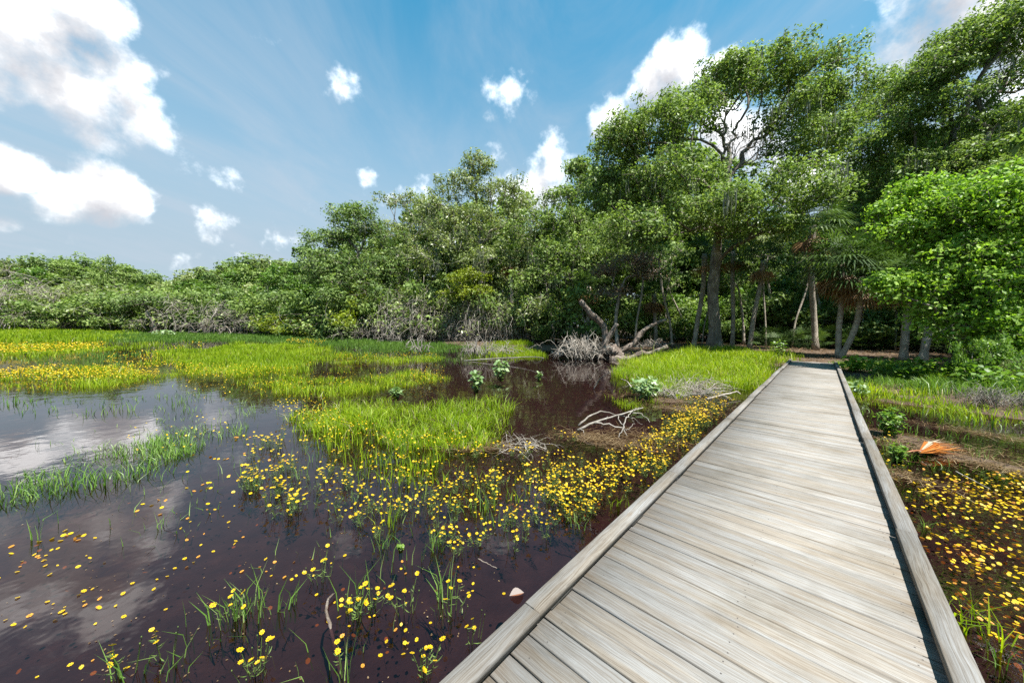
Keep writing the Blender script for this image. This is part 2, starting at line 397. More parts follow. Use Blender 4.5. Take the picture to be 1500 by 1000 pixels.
    # milky air low in the sky
    hz = N(nt, 'ShaderNodeMapRange', interpolation_type='SMOOTHSTEP'); L(sx.outputs[2], hz.inputs[0])
    for i_, v in ((1, .10), (2, .76), (3, .95), (4, 0)): hz.inputs[i_].default_value = v
    strn = N(nt, 'ShaderNodeVectorMath', operation='SCALE'); strn.inputs['Scale'].default_value = .085; L(tint.outputs[2], strn.inputs[0])
    m0 = N(nt, 'ShaderNodeMix', data_type='RGBA'); L(hz.outputs[0], m0.inputs[0]); L(strn.outputs[0], m0.inputs[6]); m0.inputs[7].default_value = (.19, .225, .262, 1)
    m1 = N(nt, 'ShaderNodeMix', data_type='RGBA'); L(cr.outputs[0], m1.inputs[0]); L(m0.outputs[2], m1.inputs[6]); m1.inputs[7].default_value = (.225, .255, .295, 1)
    m2 = N(nt, 'ShaderNodeMix', data_type='RGBA'); L(alpha.outputs[0], m2.inputs[0]); L(m1.outputs[2], m2.inputs[6]); L(ccol.outputs[0], m2.inputs[7])
    L(m2.outputs[2], bg.inputs[0]); bg.inputs[1].default_value = 1.0
    w.cycles.sampling_method = 'MANUAL'; w.cycles.sample_map_resolution = 512
sky()
SC.view_settings.view_transform = 'Standard'; SC.view_settings.look = 'None'
SC.view_settings.exposure = 1.42; SC.view_settings.gamma = 1.0
SC.cycles.max_bounces = 8; SC.cycles.transparent_max_bounces = 8; SC.cycles.diffuse_bounces = 3; SC.cycles.glossy_bounces = 3; SC.cycles.transmission_bounces = 4
SC.cycles.sample_clamp_indirect = 6.0
SC.cycles.use_denoising = False
SC.cycles.caustics_reflective = False; SC.cycles.caustics_refractive = False

# ------------------------------------------------------------------ terrain and water
def poly_sdf(P, poly):
    """signed distance of points P (n,2) to polygon, positive inside"""
    d = np.full(len(P), 1e9); ins = np.zeros(len(P), bool)
    for i in range(len(poly)):
        a, b = poly[i], poly[(i + 1) % len(poly)]
        ab = b - a; t = np.clip(((P - a) @ ab) / max(ab @ ab, 1e-12), 0, 1)
        d = np.minimum(d, np.linalg.norm(P - (a + t[:, None] * ab), axis=1))
        c = ((a[1] > P[:, 1]) != (b[1] > P[:, 1]))
        with np.errstate(divide='ignore', invalid='ignore'):
            xx = (b[0] - a[0]) * (P[:, 1] - a[1]) / (b[1] - a[1]) + a[0]
        ins ^= c & (P[:, 0] < xx)
    return np.where(ins, d, -d)

shore_px = [(-900, 474), (-300, 477), (0, 481), (200, 483), (400, 487), (540, 494), (640, 503), (690, 508), (760, 511), (840, 515), (905, 523), (925, 545), (945, 566), (1000, 578), (1060, 577), (1110, 566), (1160, 552), (1230, 560), (1290, 585), (1360, 598), (1500, 618), (1700, 640)]
LAND = [at(x, y)[:2] for x, y in shore_px] + [np.array([900, 30.]), np.array([900, 900.]), np.array([-1500, 900.]), np.array([-1500, LAND_Y]) if False else np.array([-1500, 400.])]
LAND = np.array(LAND)
# low mats of drifted straw and mud that just break the surface: px, py, half-size across / along (m), height
mats_px = [(1310, 640, 1.5, .55, .42), (1400, 668, 1.3, .5, .41), (1470, 640, 1.4, .35, .39), (1330, 590, 1.2, .7, .42), (1290, 690, .6, .3, .40), (1480, 690, .7, .25, .37),
           (935, 640, .9, .45, .385), (700, 655, .55, .2, .375), (905, 650, .6, .3, .375), (735, 512, 2.6, 1.5, .55), (1000, 600, .9, .4, .41), (860, 640, .5, .25, .36), (970, 585, 1.5, .5, .42)]
MATS = [(at(x, y)[:2], a, b, h) for x, y, a, b, h in mats_px]

def ground_z(P):
    P = np.asarray(P, float).reshape(-1, 2)
    s = poly_sdf(P, LAND)
    s = s + .35 * np.sin(P[:, 0] * 1.3) * np.cos(P[:, 1] * 1.7 + .6) + .2 * np.sin(P[:, 0] * 3.1 + P[:, 1] * 2.3)
    z = -.38 + .60 * np.clip((s + 1.2) / 3.0, 0, 1) ** 1.0 + .25 * np.clip((s - 2) / 12, 0, 1)
    bump = np.zeros(len(P))
    for c, a, b, h in MATS:
        q = P - c; r = np.hypot(c[0], c[1]); e1 = np.array([c[1], -c[0]]) / r; e2 = c / r   # broad side towards the boardwalk
        w = ((q @ e1) / a) ** 2 + ((q @ e2) / b) ** 2
        bump = np.maximum(bump, h * np.clip(1.25 - w * .6, 0, 1) ** .5 * np.exp(-w * .25))
    z = np.maximum(z, -.38 + bump)
    return z + .015 * np.sin(P[:, 0] * 7 + 1) * np.sin(P[:, 1] * 6)

def gz(p): return float(ground_z(np.array(p[:2]))[0])

def axis(lo, hi, c, fine, grow):
    r = [c]; x, s = c, fine
    while x < hi: x += s; r.append(x); s *= grow
    l = []; x, s = c, fine
    while x > lo: x -= s; l.append(x); s *= grow
    return np.array(l[::-1] + r)
gx = axis(-1400, 1400, 5, .16, 1.022); gy = axis(-700, 1600, 5, .16, 1.022)
X, Y = np.meshgrid(gx, gy); P2 = np.stack([X.ravel(), Y.ravel()], 1)
Z = ground_z(P2)
nx, ny = len(gx), len(gy)
ii = (np.arange(ny - 1)[:, None] * nx + np.arange(nx - 1)[None, :]).ravel()
m, nt, out = mat('marsh_ground'); L = nt.links.new
tc = N(nt, 'ShaderNodeNewGeometry'); sx = N(nt, 'ShaderNodeSeparateXYZ'); L(tc.outputs['Position'], sx.inputs[0])
n1 = N(nt, 'ShaderNodeTexNoise', i_Scale=3.0, i_Detail=8.0, i_Roughness=.7); L(tc.outputs['Position'], n1.inputs[0])
n2 = N(nt, 'ShaderNodeTexNoise', i_Scale=28.0, i_Detail=5.0, i_Roughness=.7); L(tc.outputs['Position'], n2.inputs[0])
bed = ramp(nt, [(.3, (.036, .026, .025)), (.55, (.066, .048, .042)), (.75, (.115, .083, .064))]); L(n1.outputs[0], bed.inputs[0])
lit = ramp(nt, [(.3, (.025, .015, .009)), (.5, (.07, .042, .022)), (.62, (.13, .085, .048)), (.75, (.24, .18, .12))]); L(n2.outputs[0], lit.inputs[0])
hm = N(nt, 'ShaderNodeMapRange'); L(sx.outputs[2], hm.inputs[0]); hm.inputs[1].default_value = -.12; hm.inputs[2].default_value = .0
mx = N(nt, 'ShaderNodeMix', data_type='RGBA'); L(hm.outputs[0], mx.inputs[0]); L(bed.outputs[0], mx.inputs[6]); L(lit.outputs[0], mx.inputs[7])
p = N(nt, 'ShaderNodeBsdfPrincipled', i_Roughness=.9); L(mx.outputs[2], p.inputs['Base Color'])
b = N(nt, 'ShaderNodeBump', i_Strength=.7, i_Distance=.05); L(n2.outputs[0], b.inputs['Height']); L(b.outputs[0], p.inputs['Normal']); L(p.outputs[0], out.inputs[0])
tag(obj('ground', mesh('ground', np.stack([X.ravel(), Y.ravel(), Z], 1), np.stack([ii, ii + 1, ii + nx + 1, ii + nx], 1), None, m, smooth=True)), kind='structure')

m, nt, out = mat('tannin_water'); L = nt.links.new
g = N(nt, 'ShaderNodeNewGeometry')
w1 = N(nt, 'ShaderNodeTexNoise', i_Scale=2.4, i_Detail=3.0); L(g.outputs['Position'], w1.inputs[0])
w2 = N(nt, 'ShaderNodeTexNoise', i_Scale=.35, i_Detail=2.0); L(g.outputs['Position'], w2.inputs[0])
mu = N(nt, 'ShaderNodeMath', operation='MULTIPLY'); L(w1.outputs[0], mu.inputs[0]); L(w2.outputs[0], mu.inputs[1])
b = N(nt, 'ShaderNodeBump', i_Strength=.16, i_Distance=.05); L(mu.outputs[0], b.inputs['Height'])
tr = N(nt, 'ShaderNodeBsdfTransparent'); tr.inputs[0].default_value = (.44, .32, .33, 1)
gl = N(nt, 'ShaderNodeBsdfGlossy', i_Roughness=.0); gl.inputs[0].default_value = (1, 1, 1, 1); L(b.outputs[0], gl.inputs['Normal'])
fr = N(nt, 'ShaderNodeFresnel', i_IOR=1.38); L(b.outputs[0], fr.inputs['Normal'])
ms = N(nt, 'ShaderNodeMixShader'); L(fr.outputs[0], ms.inputs[0]); L(tr.outputs[0], ms.inputs[1]); L(gl.outputs[0], ms.inputs[2]); L(ms.outputs[0], out.inputs[0])
wv = np.array([[-1200, -600, 0], [1200, -600, 0], [1200, 1400, 0], [-1200, 1400, 0]], float)
tag(obj('water', mesh('water', wv, [[0, 1, 2, 3]], None, m)), kind='structure')

# ------------------------------------------------------------------ boardwalk
YAW = R_(42.2); DU = np.array([math.sin(YAW), math.cos(YAW)]); DV = np.array([math.cos(YAW), -math.sin(YAW)])
def bw(u, v, z): return np.concatenate([DU * u + DV * v, [z]]) if np.isscalar(u) else np.concatenate([np.asarray(u)[:, None] * DU + np.asarray(v)[:, None] * DV, np.asarray(z)[:, None]], 1)
U0, U1 = -3.2, 22.6
VL, VR = -1.175, .615
bwalk = empty('boardwalk')
tag(bwalk, 'long weathered grey plank boardwalk leading over the water to the wood', 'boardwalk')
def beam(mb, u0, u1, v0, v1, z0, z1, along_u, r, ch=.004):
    """chamfered bar; grain runs along u or v; 'loc' = (along, across, id)"""
    a0, a1, b0, b1 = (u0, u1, v0, v1) if along_u else (v0, v1, u0, u1)
    prof = [(b0, z0), (b1, z0), (b1, z1 - ch), (b1 - ch, z1), (b0 + ch, z1), (b0, z1 - ch)]
    A = np.repeat([a0, a1], 6); B = np.array([q[0] for q in prof] * 2); Zz = np.array([q[1] for q in prof] * 2)
    V = bw(A, B, Zz) if along_u else bw(B, A, Zz)
    k = rng.uniform(0, 90)
    vec = np.stack([A + k, B - b0 + Zz * .7 + k * 1.7, np.full(12, k)], 1)
    Q = [[i, (i + 1) % 6, 6 + (i + 1) % 6, 6 + i] for i in range(6)]
    Q += [[0, 5, 2, 1], [5, 4, 3, 2], [6, 7, 8, 11], [11, 8, 9, 10]]
    mb.add(V, Q, None, (r, rng.random(), .5), vec)
deck = MB(); nails = deck; u = U0; PW = .138
hexa = np.array([(math.cos(t), math.sin(t)) for t in np.arange(6) * math.pi / 3])
while u < U1:
    w = PW + rng.normal(0, .002); r = rng.random(); z1 = .5 + rng.normal(0, .0028)
    va, vb = VL + .012 + abs(rng.normal(0, .007)), VR - .012 - abs(rng.normal(0, .007))
    beam(deck, u, u + w, va, vb, z1 - .038, z1, False, r, .005)
    for vj in (-1.0, -.28, .44):
        for f in (.22, .78):
            if rng.random() < .5:
                c = bw(u + w * f + rng.normal(0, .006), vj + rng.normal(0, .012), z1 + .0006)
                nails.add(np.concatenate([c + np.column_stack([hexa * .0042, np.zeros(6)]), [c + (0, 0, .0006)]]), None, [[i, (i + 1) % 6, 6] for i in range(6)], m=1)
    u += w + .0035 + abs(rng.normal(0, .0022))
UEND = u
obj('deck', deck.mesh('deck', [M['wood'], M['nail']]), bwalk)
for side, v0, v1 in ((0, VL - .005, VL + .103), (1, VR - .103, VR + .005)):
    u = U0 + (.4 if side else 1.35)
    u = U0 if side else U0 - .15
    k = 0
    while u < UEND - .5:
        ln = [2.42, 2.38, 2.44, 3.05][k % 4]; e = min(u + ln, UEND); jv = rng.normal(0, .006); jz = rng.normal(0, .003)
        t = MB(); beam(t, u, e - .009, v0 + jv, v1 + jv, .533 + jz, .575 + jz, True, rng.random(), .004)
        obj('kerb_rail', t.mesh('kerb_rail', M['kerbwood']), bwalk)
        for ub in np.arange(u + .12, e, 1.14):
            t = MB(); beam(t, ub, ub + .22, v0 + .012, v1 - .010 + (.004 if side else .0), .5025, .5335, True, rng.random(), .003)
            obj('spacer_block', t.mesh('spacer_block', M['kerbwood']), bwalk)
        u += ln; k += 1
for v in (-1.09, -.30, .48):
    t = MB(); beam(t, U0, UEND, v, v + .05, .27, .458, True, .3)
    obj('stringer', t.mesh('stringer', M['kerbwood']), bwalk)
for up_ in np.arange(U0 + .3, UEND, 2.42):
    for v in (-1.0, .40):
        t = MB(); beam(t, up_, up_ + .13, v, v + .13, -.55, .268, True, .3)
        obj('support_post', t.mesh('support_post', M['kerbwood']), bwalk)

# ------------------------------------------------------------------ plants: generators
def leaves(c, size, g, rs, up=.5, wid=.5, droop=0.0, face=None):
    """kite-shaped leaves at points c; g = per-leaf spray tone"""
    n = len(c)
    nrm = rs.normal(size=(n, 3)); nrm = unit(nrm) * (1 if face is None else .78) + np.array([0, 0, up]) + (0 if face is None else face); nrm = unit(nrm)
    d = rs.normal(size=(n, 3)); d[:, 2] -= droop; d = d - nrm * np.sum(d * nrm, 1, keepdims=True); d = unit(d)
    s = np.cross(nrm, d)
    sz = (size * rs.uniform(.45, 1.5, n))[:, None]
    b = c - d * sz * .5; t = c + d * sz * .5; mid = c - d * sz * .05 + nrm * sz * .07
    l, r = mid + s * sz * wid * .5, mid - s * sz * wid * .5
    V = np.stack([b, l, t, r], 1).reshape(-1, 3)
    Q = np.arange(4 * n).reshape(n, 4)
    A = np.stack([rs.random(n), g, rs.random(n)], 1).repeat(4, 0)
    return V, Q, A

def skeleton(trunk, att, rs, alpha=.3, step=.9, wob=.10, free=.45):
    """grow branches from a trunk polyline to attractor points -> nodes, parents"""
    n0 = len(trunk); cap = n0 + len(att) * 14
    P = np.zeros((cap, 3)); par = np.full(cap, -1); pl = np.zeros(cap)
    P[:n0] = trunk; par[1:n0] = np.arange(n0 - 1)
    pl[1:n0] = np.cumsum(np.linalg.norm(np.diff(trunk, axis=0), axis=1))
    n = n0; ok0 = int(n0 * free)
    top = trunk[int(n0 * .7)]
    for a in att[np.argsort(np.linalg.norm(att - top, axis=1))]:
        d = np.linalg.norm(P[ok0:n] - a, axis=1)
        i = ok0 + int(np.argmin(d * (1 + .5 * (P[ok0:n, 2] > a[2] + .5)) + alpha * pl[ok0:n]))
        q = P[i]; dist = np.linalg.norm(a - q)
        if dist < .05: continue
        pd = unit(q - P[par[i]]) if par[i] >= 0 else np.array([0, 0, 1.])
        k = int(np.clip(math.ceil(dist / step), 2, 12)); ctrl = q + pd * dist * .38 + np.array([0, 0, .08 * dist])
        f = np.linspace(0, 1, k + 1)[1:, None]
        seg = (1 - f) ** 2 * q + 2 * f * (1 - f) * ctrl + f * f * a
        seg[:-1] += rs.normal(size=(k - 1, 3)) * wob * dist / k
        P[n:n + k] = seg; par[n] = i; par[n + 1:n + k] = np.arange(n, n + k - 1)
        pl[n:n + k] = pl[i] + np.arange(1, k + 1) * dist / k
        n += k
    return P[:n], par[:n]

def branches(P, par, r0, rtip, mb, flare=.0, attr=(.5, .5, .5), smin=3):
    n = len(P); w = np.zeros(n); ch = [[] for _ in range(n)]
    for i in range(n - 1, 0, -1):
        if w[i] == 0: w[i] = 1
        w[par[i]] += w[i]; ch[par[i]].append(i)
    w[0] = max(w[0], 1); e = math.log(r0 / rtip) / math.log(max(w[0], 2.0))
    r = rtip * w ** e
    if flare:
        z = P[:, 2] - P[0, 2]; r = r * (1 + .08 * np.sin(z * 2.7 + r0 * 50) + flare * np.exp(-z / .85))
    starts = [(None, 0)]
    while starts:
        p0, i = starts.pop()
        idx = [i]
        while ch[idx[-1]]:
            c = sorted(ch[idx[-1]], key=lambda q: -w[q]); starts += [(idx[-1], q) for q in c[1:]]; idx.append(c[0])
        pts = P[idx]; rr = r[idx].copy()
        if p0 is not None: pts = np.concatenate([[P[p0]], pts]); rr = np.concatenate([[min(rr[0] * 1.15, r[p0])], rr])
        if len(pts) < 2: continue
        rr[-1] *= .5
        s = 10 if rr[0] > .18 else 7 if rr[0] > .08 else 4 if rr[0] > .03 else smin
        V, Q, T = tube(pts, rr, s); mb.add(V, Q, T, attr)
    return r

def lobe_points(c, rad, n, rs, shell=.6):
    d = unit(rs.normal(size=(n, 3))); flip = (d[:, 2] < -.5) & (rs.random(n) < .6); d[:, 2] = np.where(flip, -d[:, 2] * .6, d[:, 2])
    r = rs.uniform(shell ** 3, 1, n) ** (1 / 3)
    wide = np.where((rs.random(n) < .42)[:, None], np.array([1.6, 1.4, 1.28]), 1.0)
    return c + d * rad * r[:, None] * wide

SHARED = {}
def tree_parts(trunk, lobes, rs, r0, rtip=.018, per=240, leaf=.17, clump=.75, wid=.5, alpha=.3, step=.9, flare=.5, free=.45, up=.5, hang=0, zs=1.0, twigs=2, gaps=(), mult=1.7):
    """-> trunk mesh builder, crown mesh builder, moss builder"""
    att, lid = [], []
    for k, (c, rad, n) in enumerate(lobes):
        a = lobe_points(np.asarray(c, float), np.asarray(rad, float), int(n * mult), rs); att.append(a); lid += [k] * len(a)
    att = np.concatenate(att)
    P, par = skeleton(trunk, att, rs, alpha, step, free=free)
    tb, cb, mb = MB(), MB(), MB()
    # fine twigs at the tips
    tw = []
    if twigs:
        for a in att:
            for _ in range(twigs):
                d = unit(rs.normal(size=3) + (0, 0, .25)); b = a + d * clump * rs.uniform(.5, 1.1)
                tw.append((a, b))
    branches(P, par, r0, rtip, tb, flare)
    for a, b in tw:
        m_ = (a + b) / 2 + rs.normal(size=3) * .06 * clump
        V, Q, T = tube([a, m_, b], [rtip * .8, rtip * .6, rtip * .25], 3, False); tb.add(V, Q, T)
    keep = np.ones(len(att), bool)
    for (gp, gr) in gaps: keep &= np.linalg.norm((att - gp) / gr, axis=1) > 1
    A = att[keep]
    ks = rs.uniform(.5, 1.2, len(A)); dens = ks ** 2 * rs.uniform(.5, 1.5, len(A)); cnt = np.maximum((per * dens).astype(int), 5)
    tone = np.clip(rs.normal(.5, .22, len(A)), 0, 1)
    cen = np.repeat(A, cnt, 0); tn = np.repeat(tone, cnt)
    fc = unit(rs.normal(size=(len(cen), 3))); fc[:, 2] = np.where((fc[:, 2] < -.3) & (rs.random(len(fc)) < .6), -fc[:, 2], fc[:, 2]); d = fc * (rs.uniform(0, 1, len(cen)) ** .36)[:, None]
    shp = np.repeat(np.stack([rs.uniform(.7, 1.3, len(A)), rs.uniform(.7, 1.3, len(A)), rs.uniform(.65, 1.05, len(A))], 1), cnt, 0)
    cen = cen + d * shp * clump * np.repeat(ks, cnt)[:, None]
    # crumble the clump: small sprays
    cen += np.sin(cen * 9.0 / clump + tn[:, None] * 40) * .10 * clump
    V, Q, At = leaves(cen, leaf, tn, rs, up * .7, wid, 0, fc * .9); cb.add(V, Q, None, At)
    if hang:
        low = att[rs.permutation(len(att))[:hang]]
        for a in low:
            for _ in range(7):
                s = a + rs.normal(size=3) * (.5, .5, .25); h = rs.uniform(.5, 1.7)
                for _k in range(3):
                    o_ = s + rs.normal(size=3) * (.07, .07, .1); w_ = rs.uniform(.012, .03); ang = rs.uniform(0, 6.28); e = np.array([math.cos(ang), math.sin(ang), 0]) * w_
                    q = rs.normal(size=(2, 3)) * (.06, .06, 0)
                    mb.add([o_ - e, o_ + e, o_ + q[0] + e - (0, 0, h * .5), o_ + q[0] - e - (0, 0, h * .5), o_ + q[1] - (0, 0, h)], [[0, 1, 2, 3]], [[3, 2, 4]], (rs.random(), rs.random(), .5))
    return tb, cb, mb

def make_tree(name, label, cat, base, parts, leafm, barkm='bark', group=None, rz=0, s=1.0):
    root = empty(name, base, rz, s); tag(root, label, cat, group)
    tb, cb, mb = parts
    obj('trunk', tb.mesh('trunk', M[barkm], True), root)
    if cb.n: obj('crown', cb.mesh('crown', M[leafm]), root)
    if mb.n: tag(obj('hanging_moss', mb.mesh('hanging_moss', M['moss']), root), kind='stuff')
    return root

def px_tree(name, label, cat, trunk_px, lobes_px, leafm, seed, r0, barkm='bark', group=None, **kw):
    """tree surveyed on the photograph: trunk (px,py,depth), lobes (px,py,depth,half-width,half-height in px,half-depth m,count)"""
    rs = np.random.default_rng(seed)
    tp = np.array([W(*t) for t in trunk_px]); base = tp[0].copy(); base[2] = gz(base) - .05; tp[0][2] = base[2]
    tr = smooth_path(tp, 14) - base
    lob = []
    for (px, py, d, hw, hh, hd, n) in lobes_px:
        cl = kw.get('clump', .75) * .62
        lob.append((W(px, py, d) - base, tuple(max(q * .55, q - cl) for q in (hw * d / F, hd, hh * kw.get('zs', 1.0) * d / F)), n))
    if 'gaps_px' in kw: kw['gaps'] = [(W(px, py, d) - base, np.array((hw * d / F, hd, hh * d / F))) for px, py, d, hw, hh, hd in kw.pop('gaps_px')]
    return make_tree(name, label, cat, base, tree_parts(tr, lob, rs, r0, **kw), leafm, barkm, group)

def std_tree(seed, H, Rw, low, per, leaf, clump, nl=9, na=11, r0=.22, hang=0, **kw):
    """free-standing tree of height H, half-width Rw, foliage from height low*H upward"""
    rs = np.random.default_rng(seed)
    tr = smooth_path([(0, 0, 0), (rs.normal(0, .15), rs.normal(0, .15), H * .25), (rs.normal(0, .4), rs.normal(0, .4), H * .5), (rs.normal(0, .6), rs.normal(0, .6), H * .72)], 12)
    lob = []
    for k in range(nl):
        a = k * 2.4 + rs.uniform(-.4, .4); f = (k + .5) / nl
        zc = H * (low + (.93 - low) * f) ; rr = Rw * math.sqrt(max(.05, 1 - (2 * (f * .8 + .05) - .75) ** 2)) * .62
        lob.append(((math.cos(a) * rr, math.sin(a) * rr, zc - H * .06), (Rw * rs.uniform(.36, .55), Rw * rs.uniform(.36, .55), H * rs.uniform(.07, .12)), na))
    return tree_parts(tr, lob, rs, r0, per=per * 1.25, leaf=leaf, clump=clump * .9, hang=hang, mult=1.2, **kw)

def fan_leaf(mb, base, d, up, L, nleaf, rs, spread=2.0, droop=.25, tone=None, attr_r=None):
    """costapalmate fan: leaflets radiating from the end of the stalk"""
    d = unit(d); side = unit(np.cross(d, up)); nrm = np.cross(side, d)
    tone = rs.random() if tone is None else tone
    for k in range(nleaf):
        a = (k / (nleaf - 1) - .5) * 2 * spread
        v = d * math.cos(a) + side * math.sin(a)
        l = L * (.72 + .28 * math.cos(a * .7)) * rs.uniform(.9, 1.08); w = L * .034
        s = np.cross(nrm, v) * w
        p1 = base + v * l * .55 + nrm * .05 * l; p2 = base + v * l * .95 - np.array([0, 0, droop * l]) * rs.uniform(.4, 1.2)
        mb.add([base, p1 - s, p1 + s, p2], None, [[0, 2, 1], [1, 2, 3]], (rs.random(), tone, .5))

def palm(seed, trunk, n=26, L=.85, stalk=1.0, dead=9, r=.16):
    rs = np.random.default_rng(seed); trunk = np.asarray(trunk, float)
    tp = smooth_path(trunk, 16)
    tb, cb, db = MB(), MB(), MB()
    rr = r * (1 + .35 * np.exp(-np.linspace(0, 1, 16) * 14)) * (1 + .06 * np.sin(np.arange(16) * 2.3)); rr[-2:] *= 1.15
    V, Q, T = tube(tp, rr, 12); tb.add(V, Q, T)
    top = tp[-1]
    for k in range(n):
        a = k * 2.399 + rs.normal(0, .15); el = 1.35 - 1.75 * (k / n) ** .9 + rs.normal(0, .1)
        d = np.array([math.cos(a) * math.cos(el), math.sin(a) * math.cos(el), math.sin(el)])
        st = stalk * rs.uniform(.8, 1.15); e = top + d * st - np.array([0, 0, .08 * st]); V, Q, T = tube([top, (top + e) / 2 + (0, 0, .04), e], [.018, .014, .010], 3, False); cb.add(V, Q, T, (.6, .6, .5))
        dd = d - np.array([0, 0, .25])
        fan_leaf(cb, e, dd, np.array([0, 0, 1.]) + d * .2, L, 15, rs, 1.75, .3)
    for k in range(dead):
        a = rs.uniform(0, 6.28); sp = rs.uniform(.2, .6); d = unit([math.cos(a) * sp, math.sin(a) * sp, -.9]); e = top + d * stalk * .75
        V, Q, T = tube([top, top + (d[0] * .5, d[1] * .5, -.15), e], [.016, .013, .01], 3, False); db.add(V, Q, T, (.5, .5, .5))
        fan_leaf(db, e, d, np.array([math.cos(a), math.sin(a), .3]), L * 1.05, 13, rs, 1.0, .1)
    return tb, cb, db

def make_palm(label, base, parts, group=None, rz=0, s=1.0):
    root = empty('sabal_palm', base, rz, s); tag(root, label, 'palm tree', group)
    obj('trunk', parts[0].mesh('trunk', M['palmbark'], True), root); obj('crown', parts[1].mesh('crown', M['palm']), root)
    if parts[2].n: obj('dead_fronds', parts[2].mesh('dead_fronds', M['deadpalm']), root)
    return root

# ------------------------------------------------------------------ the big trees by the boardwalk
px_tree('live_oak', 'tallest spreading oak with a thick pale trunk and open sky window in its crown', 'tree',
        [(1046, 514, 27.5), (1047, 480, 27.2), (1044, 430, 26.8), (1049, 380, 26.4), (1054, 320, 25.8), (1066, 262, 25.2)],
        [(905, 225, 25, 42, 48, 2.6, 44), (955, 195, 24, 50, 42, 3, 46), (890, 285, 26, 40, 40, 2.6, 36), (970, 270, 23, 62, 40, 3, 46), (1015, 165, 24.5, 45, 40, 3, 40),
         (1060, 128, 25, 42, 38, 3, 42), (1115, 105, 25, 52, 30, 3, 48), (1185, 118, 25.5, 52, 32, 3, 48), (1222, 160, 26, 42, 44, 3, 44), (1195, 215, 24, 46, 44, 3, 44), (1150, 285, 22, 62, 36, 3, 44),
         (1040, 310, 21.5, 62, 30, 3, 40), (1110, 335, 23, 60, 26, 2.4, 30), (1160, 165, 24, 40, 36, 2.5, 26), (1085, 215, 25, 42, 44, 1.2, 60), (930, 340, 22, 55, 34, 2.5, 32)],
        'oak', 11, .39, per=140, leaf=.195, clump=.86, flare=1.0, hang=30, free=.35, alpha=.5, gaps_px=[(1084, 214, 25, 34, 38, 30)])
px_tree('live_oak', 'broad oak behind the palm pair, its crown between the two tallest', 'tree',
        [(1300, 525, 33), (1298, 470, 33), (1290, 400, 32), (1288, 320, 31)],
        [(1275, 175, 32, 48, 46, 3, 44), (1325, 150, 32, 48, 48, 3, 44), (1300, 225, 30, 62, 42, 3, 46), (1255, 255, 31, 36, 34, 3, 30), (1360, 210, 31, 50, 40, 3, 36), (1330, 285, 29, 60, 36, 3, 36), (1245, 330, 30, 45, 30, 2.5, 28)],
        'oak', 12, .30, per=130, leaf=.21, clump=.9, hang=16)
px_tree('live_oak', 'tall oak filling the upper right corner of the view', 'tree',
        [(1440, 545, 25), (1436, 480, 25), (1430, 390, 25), (1440, 300, 25)],
        [(1355, 118, 26, 38, 36, 3, 36), (1400, 82, 25.5, 46, 40, 3, 42), (1450, 55, 25, 48, 42, 3, 44), (1505, 35, 24, 50, 44, 3, 40), (1580, 60, 24, 70, 60, 3, 40), (1390, 165, 26, 52, 40, 3, 42), (1450, 205, 25, 60, 40, 3, 44), (1525, 215, 24, 60, 50, 3, 36), (1395, 245, 25, 60, 36, 3, 36), (1480, 262, 23, 60, 36, 3, 34), (1490, 120, 26, 36, 36, 1.2, 14)],
        'oak', 13, .34, per=130, leaf=.20, clump=.86, hang=18, gaps_px=[(1478, 138, 25.5, 30, 26, 8)])
px_tree('broadleaf_tree', 'low fresh green tree with leafy boughs reaching in from the right', 'tree',
        [(1500, 585, 12.5), (1508, 530, 12.5), (1500, 470, 12.5), (1490, 420, 12.4)],
        [(1345, 282, 13.4, 34, 14, .9, 22), (1395, 470, 12.8, 44, 26, 1.0, 26), (1322, 345, 13.2, 42, 20, .9, 26), (1300, 310, 13.5, 26, 12, .5, 10), (1375, 315, 13, 50, 30, 1.2, 40), (1435, 305, 12.5, 50, 34, 1.3, 44), (1500, 315, 12, 50, 45, 1.4, 44), (1560, 330, 12, 60, 60, 1.4, 40), (1395, 385, 12.8, 58, 34, 1.2, 46), (1335, 425, 13, 40, 20, .8, 26), (1290, 420, 13.2, 22, 12, .5, 10), (1470, 400, 12.2, 56, 46, 1.3, 50), (1430, 450, 12.4, 46, 28, 1.1, 34), (1540, 440, 12, 60, 60, 1.3, 44), (1478, 495, 12.2, 44, 36, 1.1, 40), (1455, 545, 12.0, 24, 14, .7, 12), (1520, 545, 11.5, 40, 36, 1, 30)],
        'bright', 14, .16, mult=2.7, per=52, leaf=.14, clump=.46, zs=1.6, up=.15, step=.5, flare=.3, rtip=.008, wid=.55)

# ------------------------------------------------------------------ trees along the left shore
G_MID = 'trees along the far shore'
px_tree('shore_tree', 'rounded leaning oak at the left end of the tall wood', 'tree',
        [(545, 496, 46), (540, 460, 46), (530, 420, 45), (525, 370, 45)],
        [(517, 318, 44, 32, 24, 2.6, 34), (478, 352, 44, 34, 20, 2.6, 30), (540, 345, 44, 40, 26, 3, 34), (497, 392, 43, 48, 28, 3, 38), (556, 395, 43, 46, 30, 3, 36), (520, 432, 42, 50, 26, 3, 32), (462, 405, 44, 24, 20, 2, 16)],
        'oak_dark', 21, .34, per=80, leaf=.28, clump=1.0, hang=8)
px_tree('shore_tree', 'thin topped pale oak rising behind the leaning one', 'tree',
        [(600, 497, 49), (600, 450, 49), (597, 400, 48), (594, 350, 48)],
        [(590, 300, 47, 34, 20, 2.6, 26), (612, 335, 47, 36, 26, 3, 28), (575, 345, 47, 32, 24, 3, 24), (600, 385, 46, 44, 28, 3, 30)],
        'olive', 22, .3, 'twig', per=58, leaf=.28, clump=.95, hang=8)
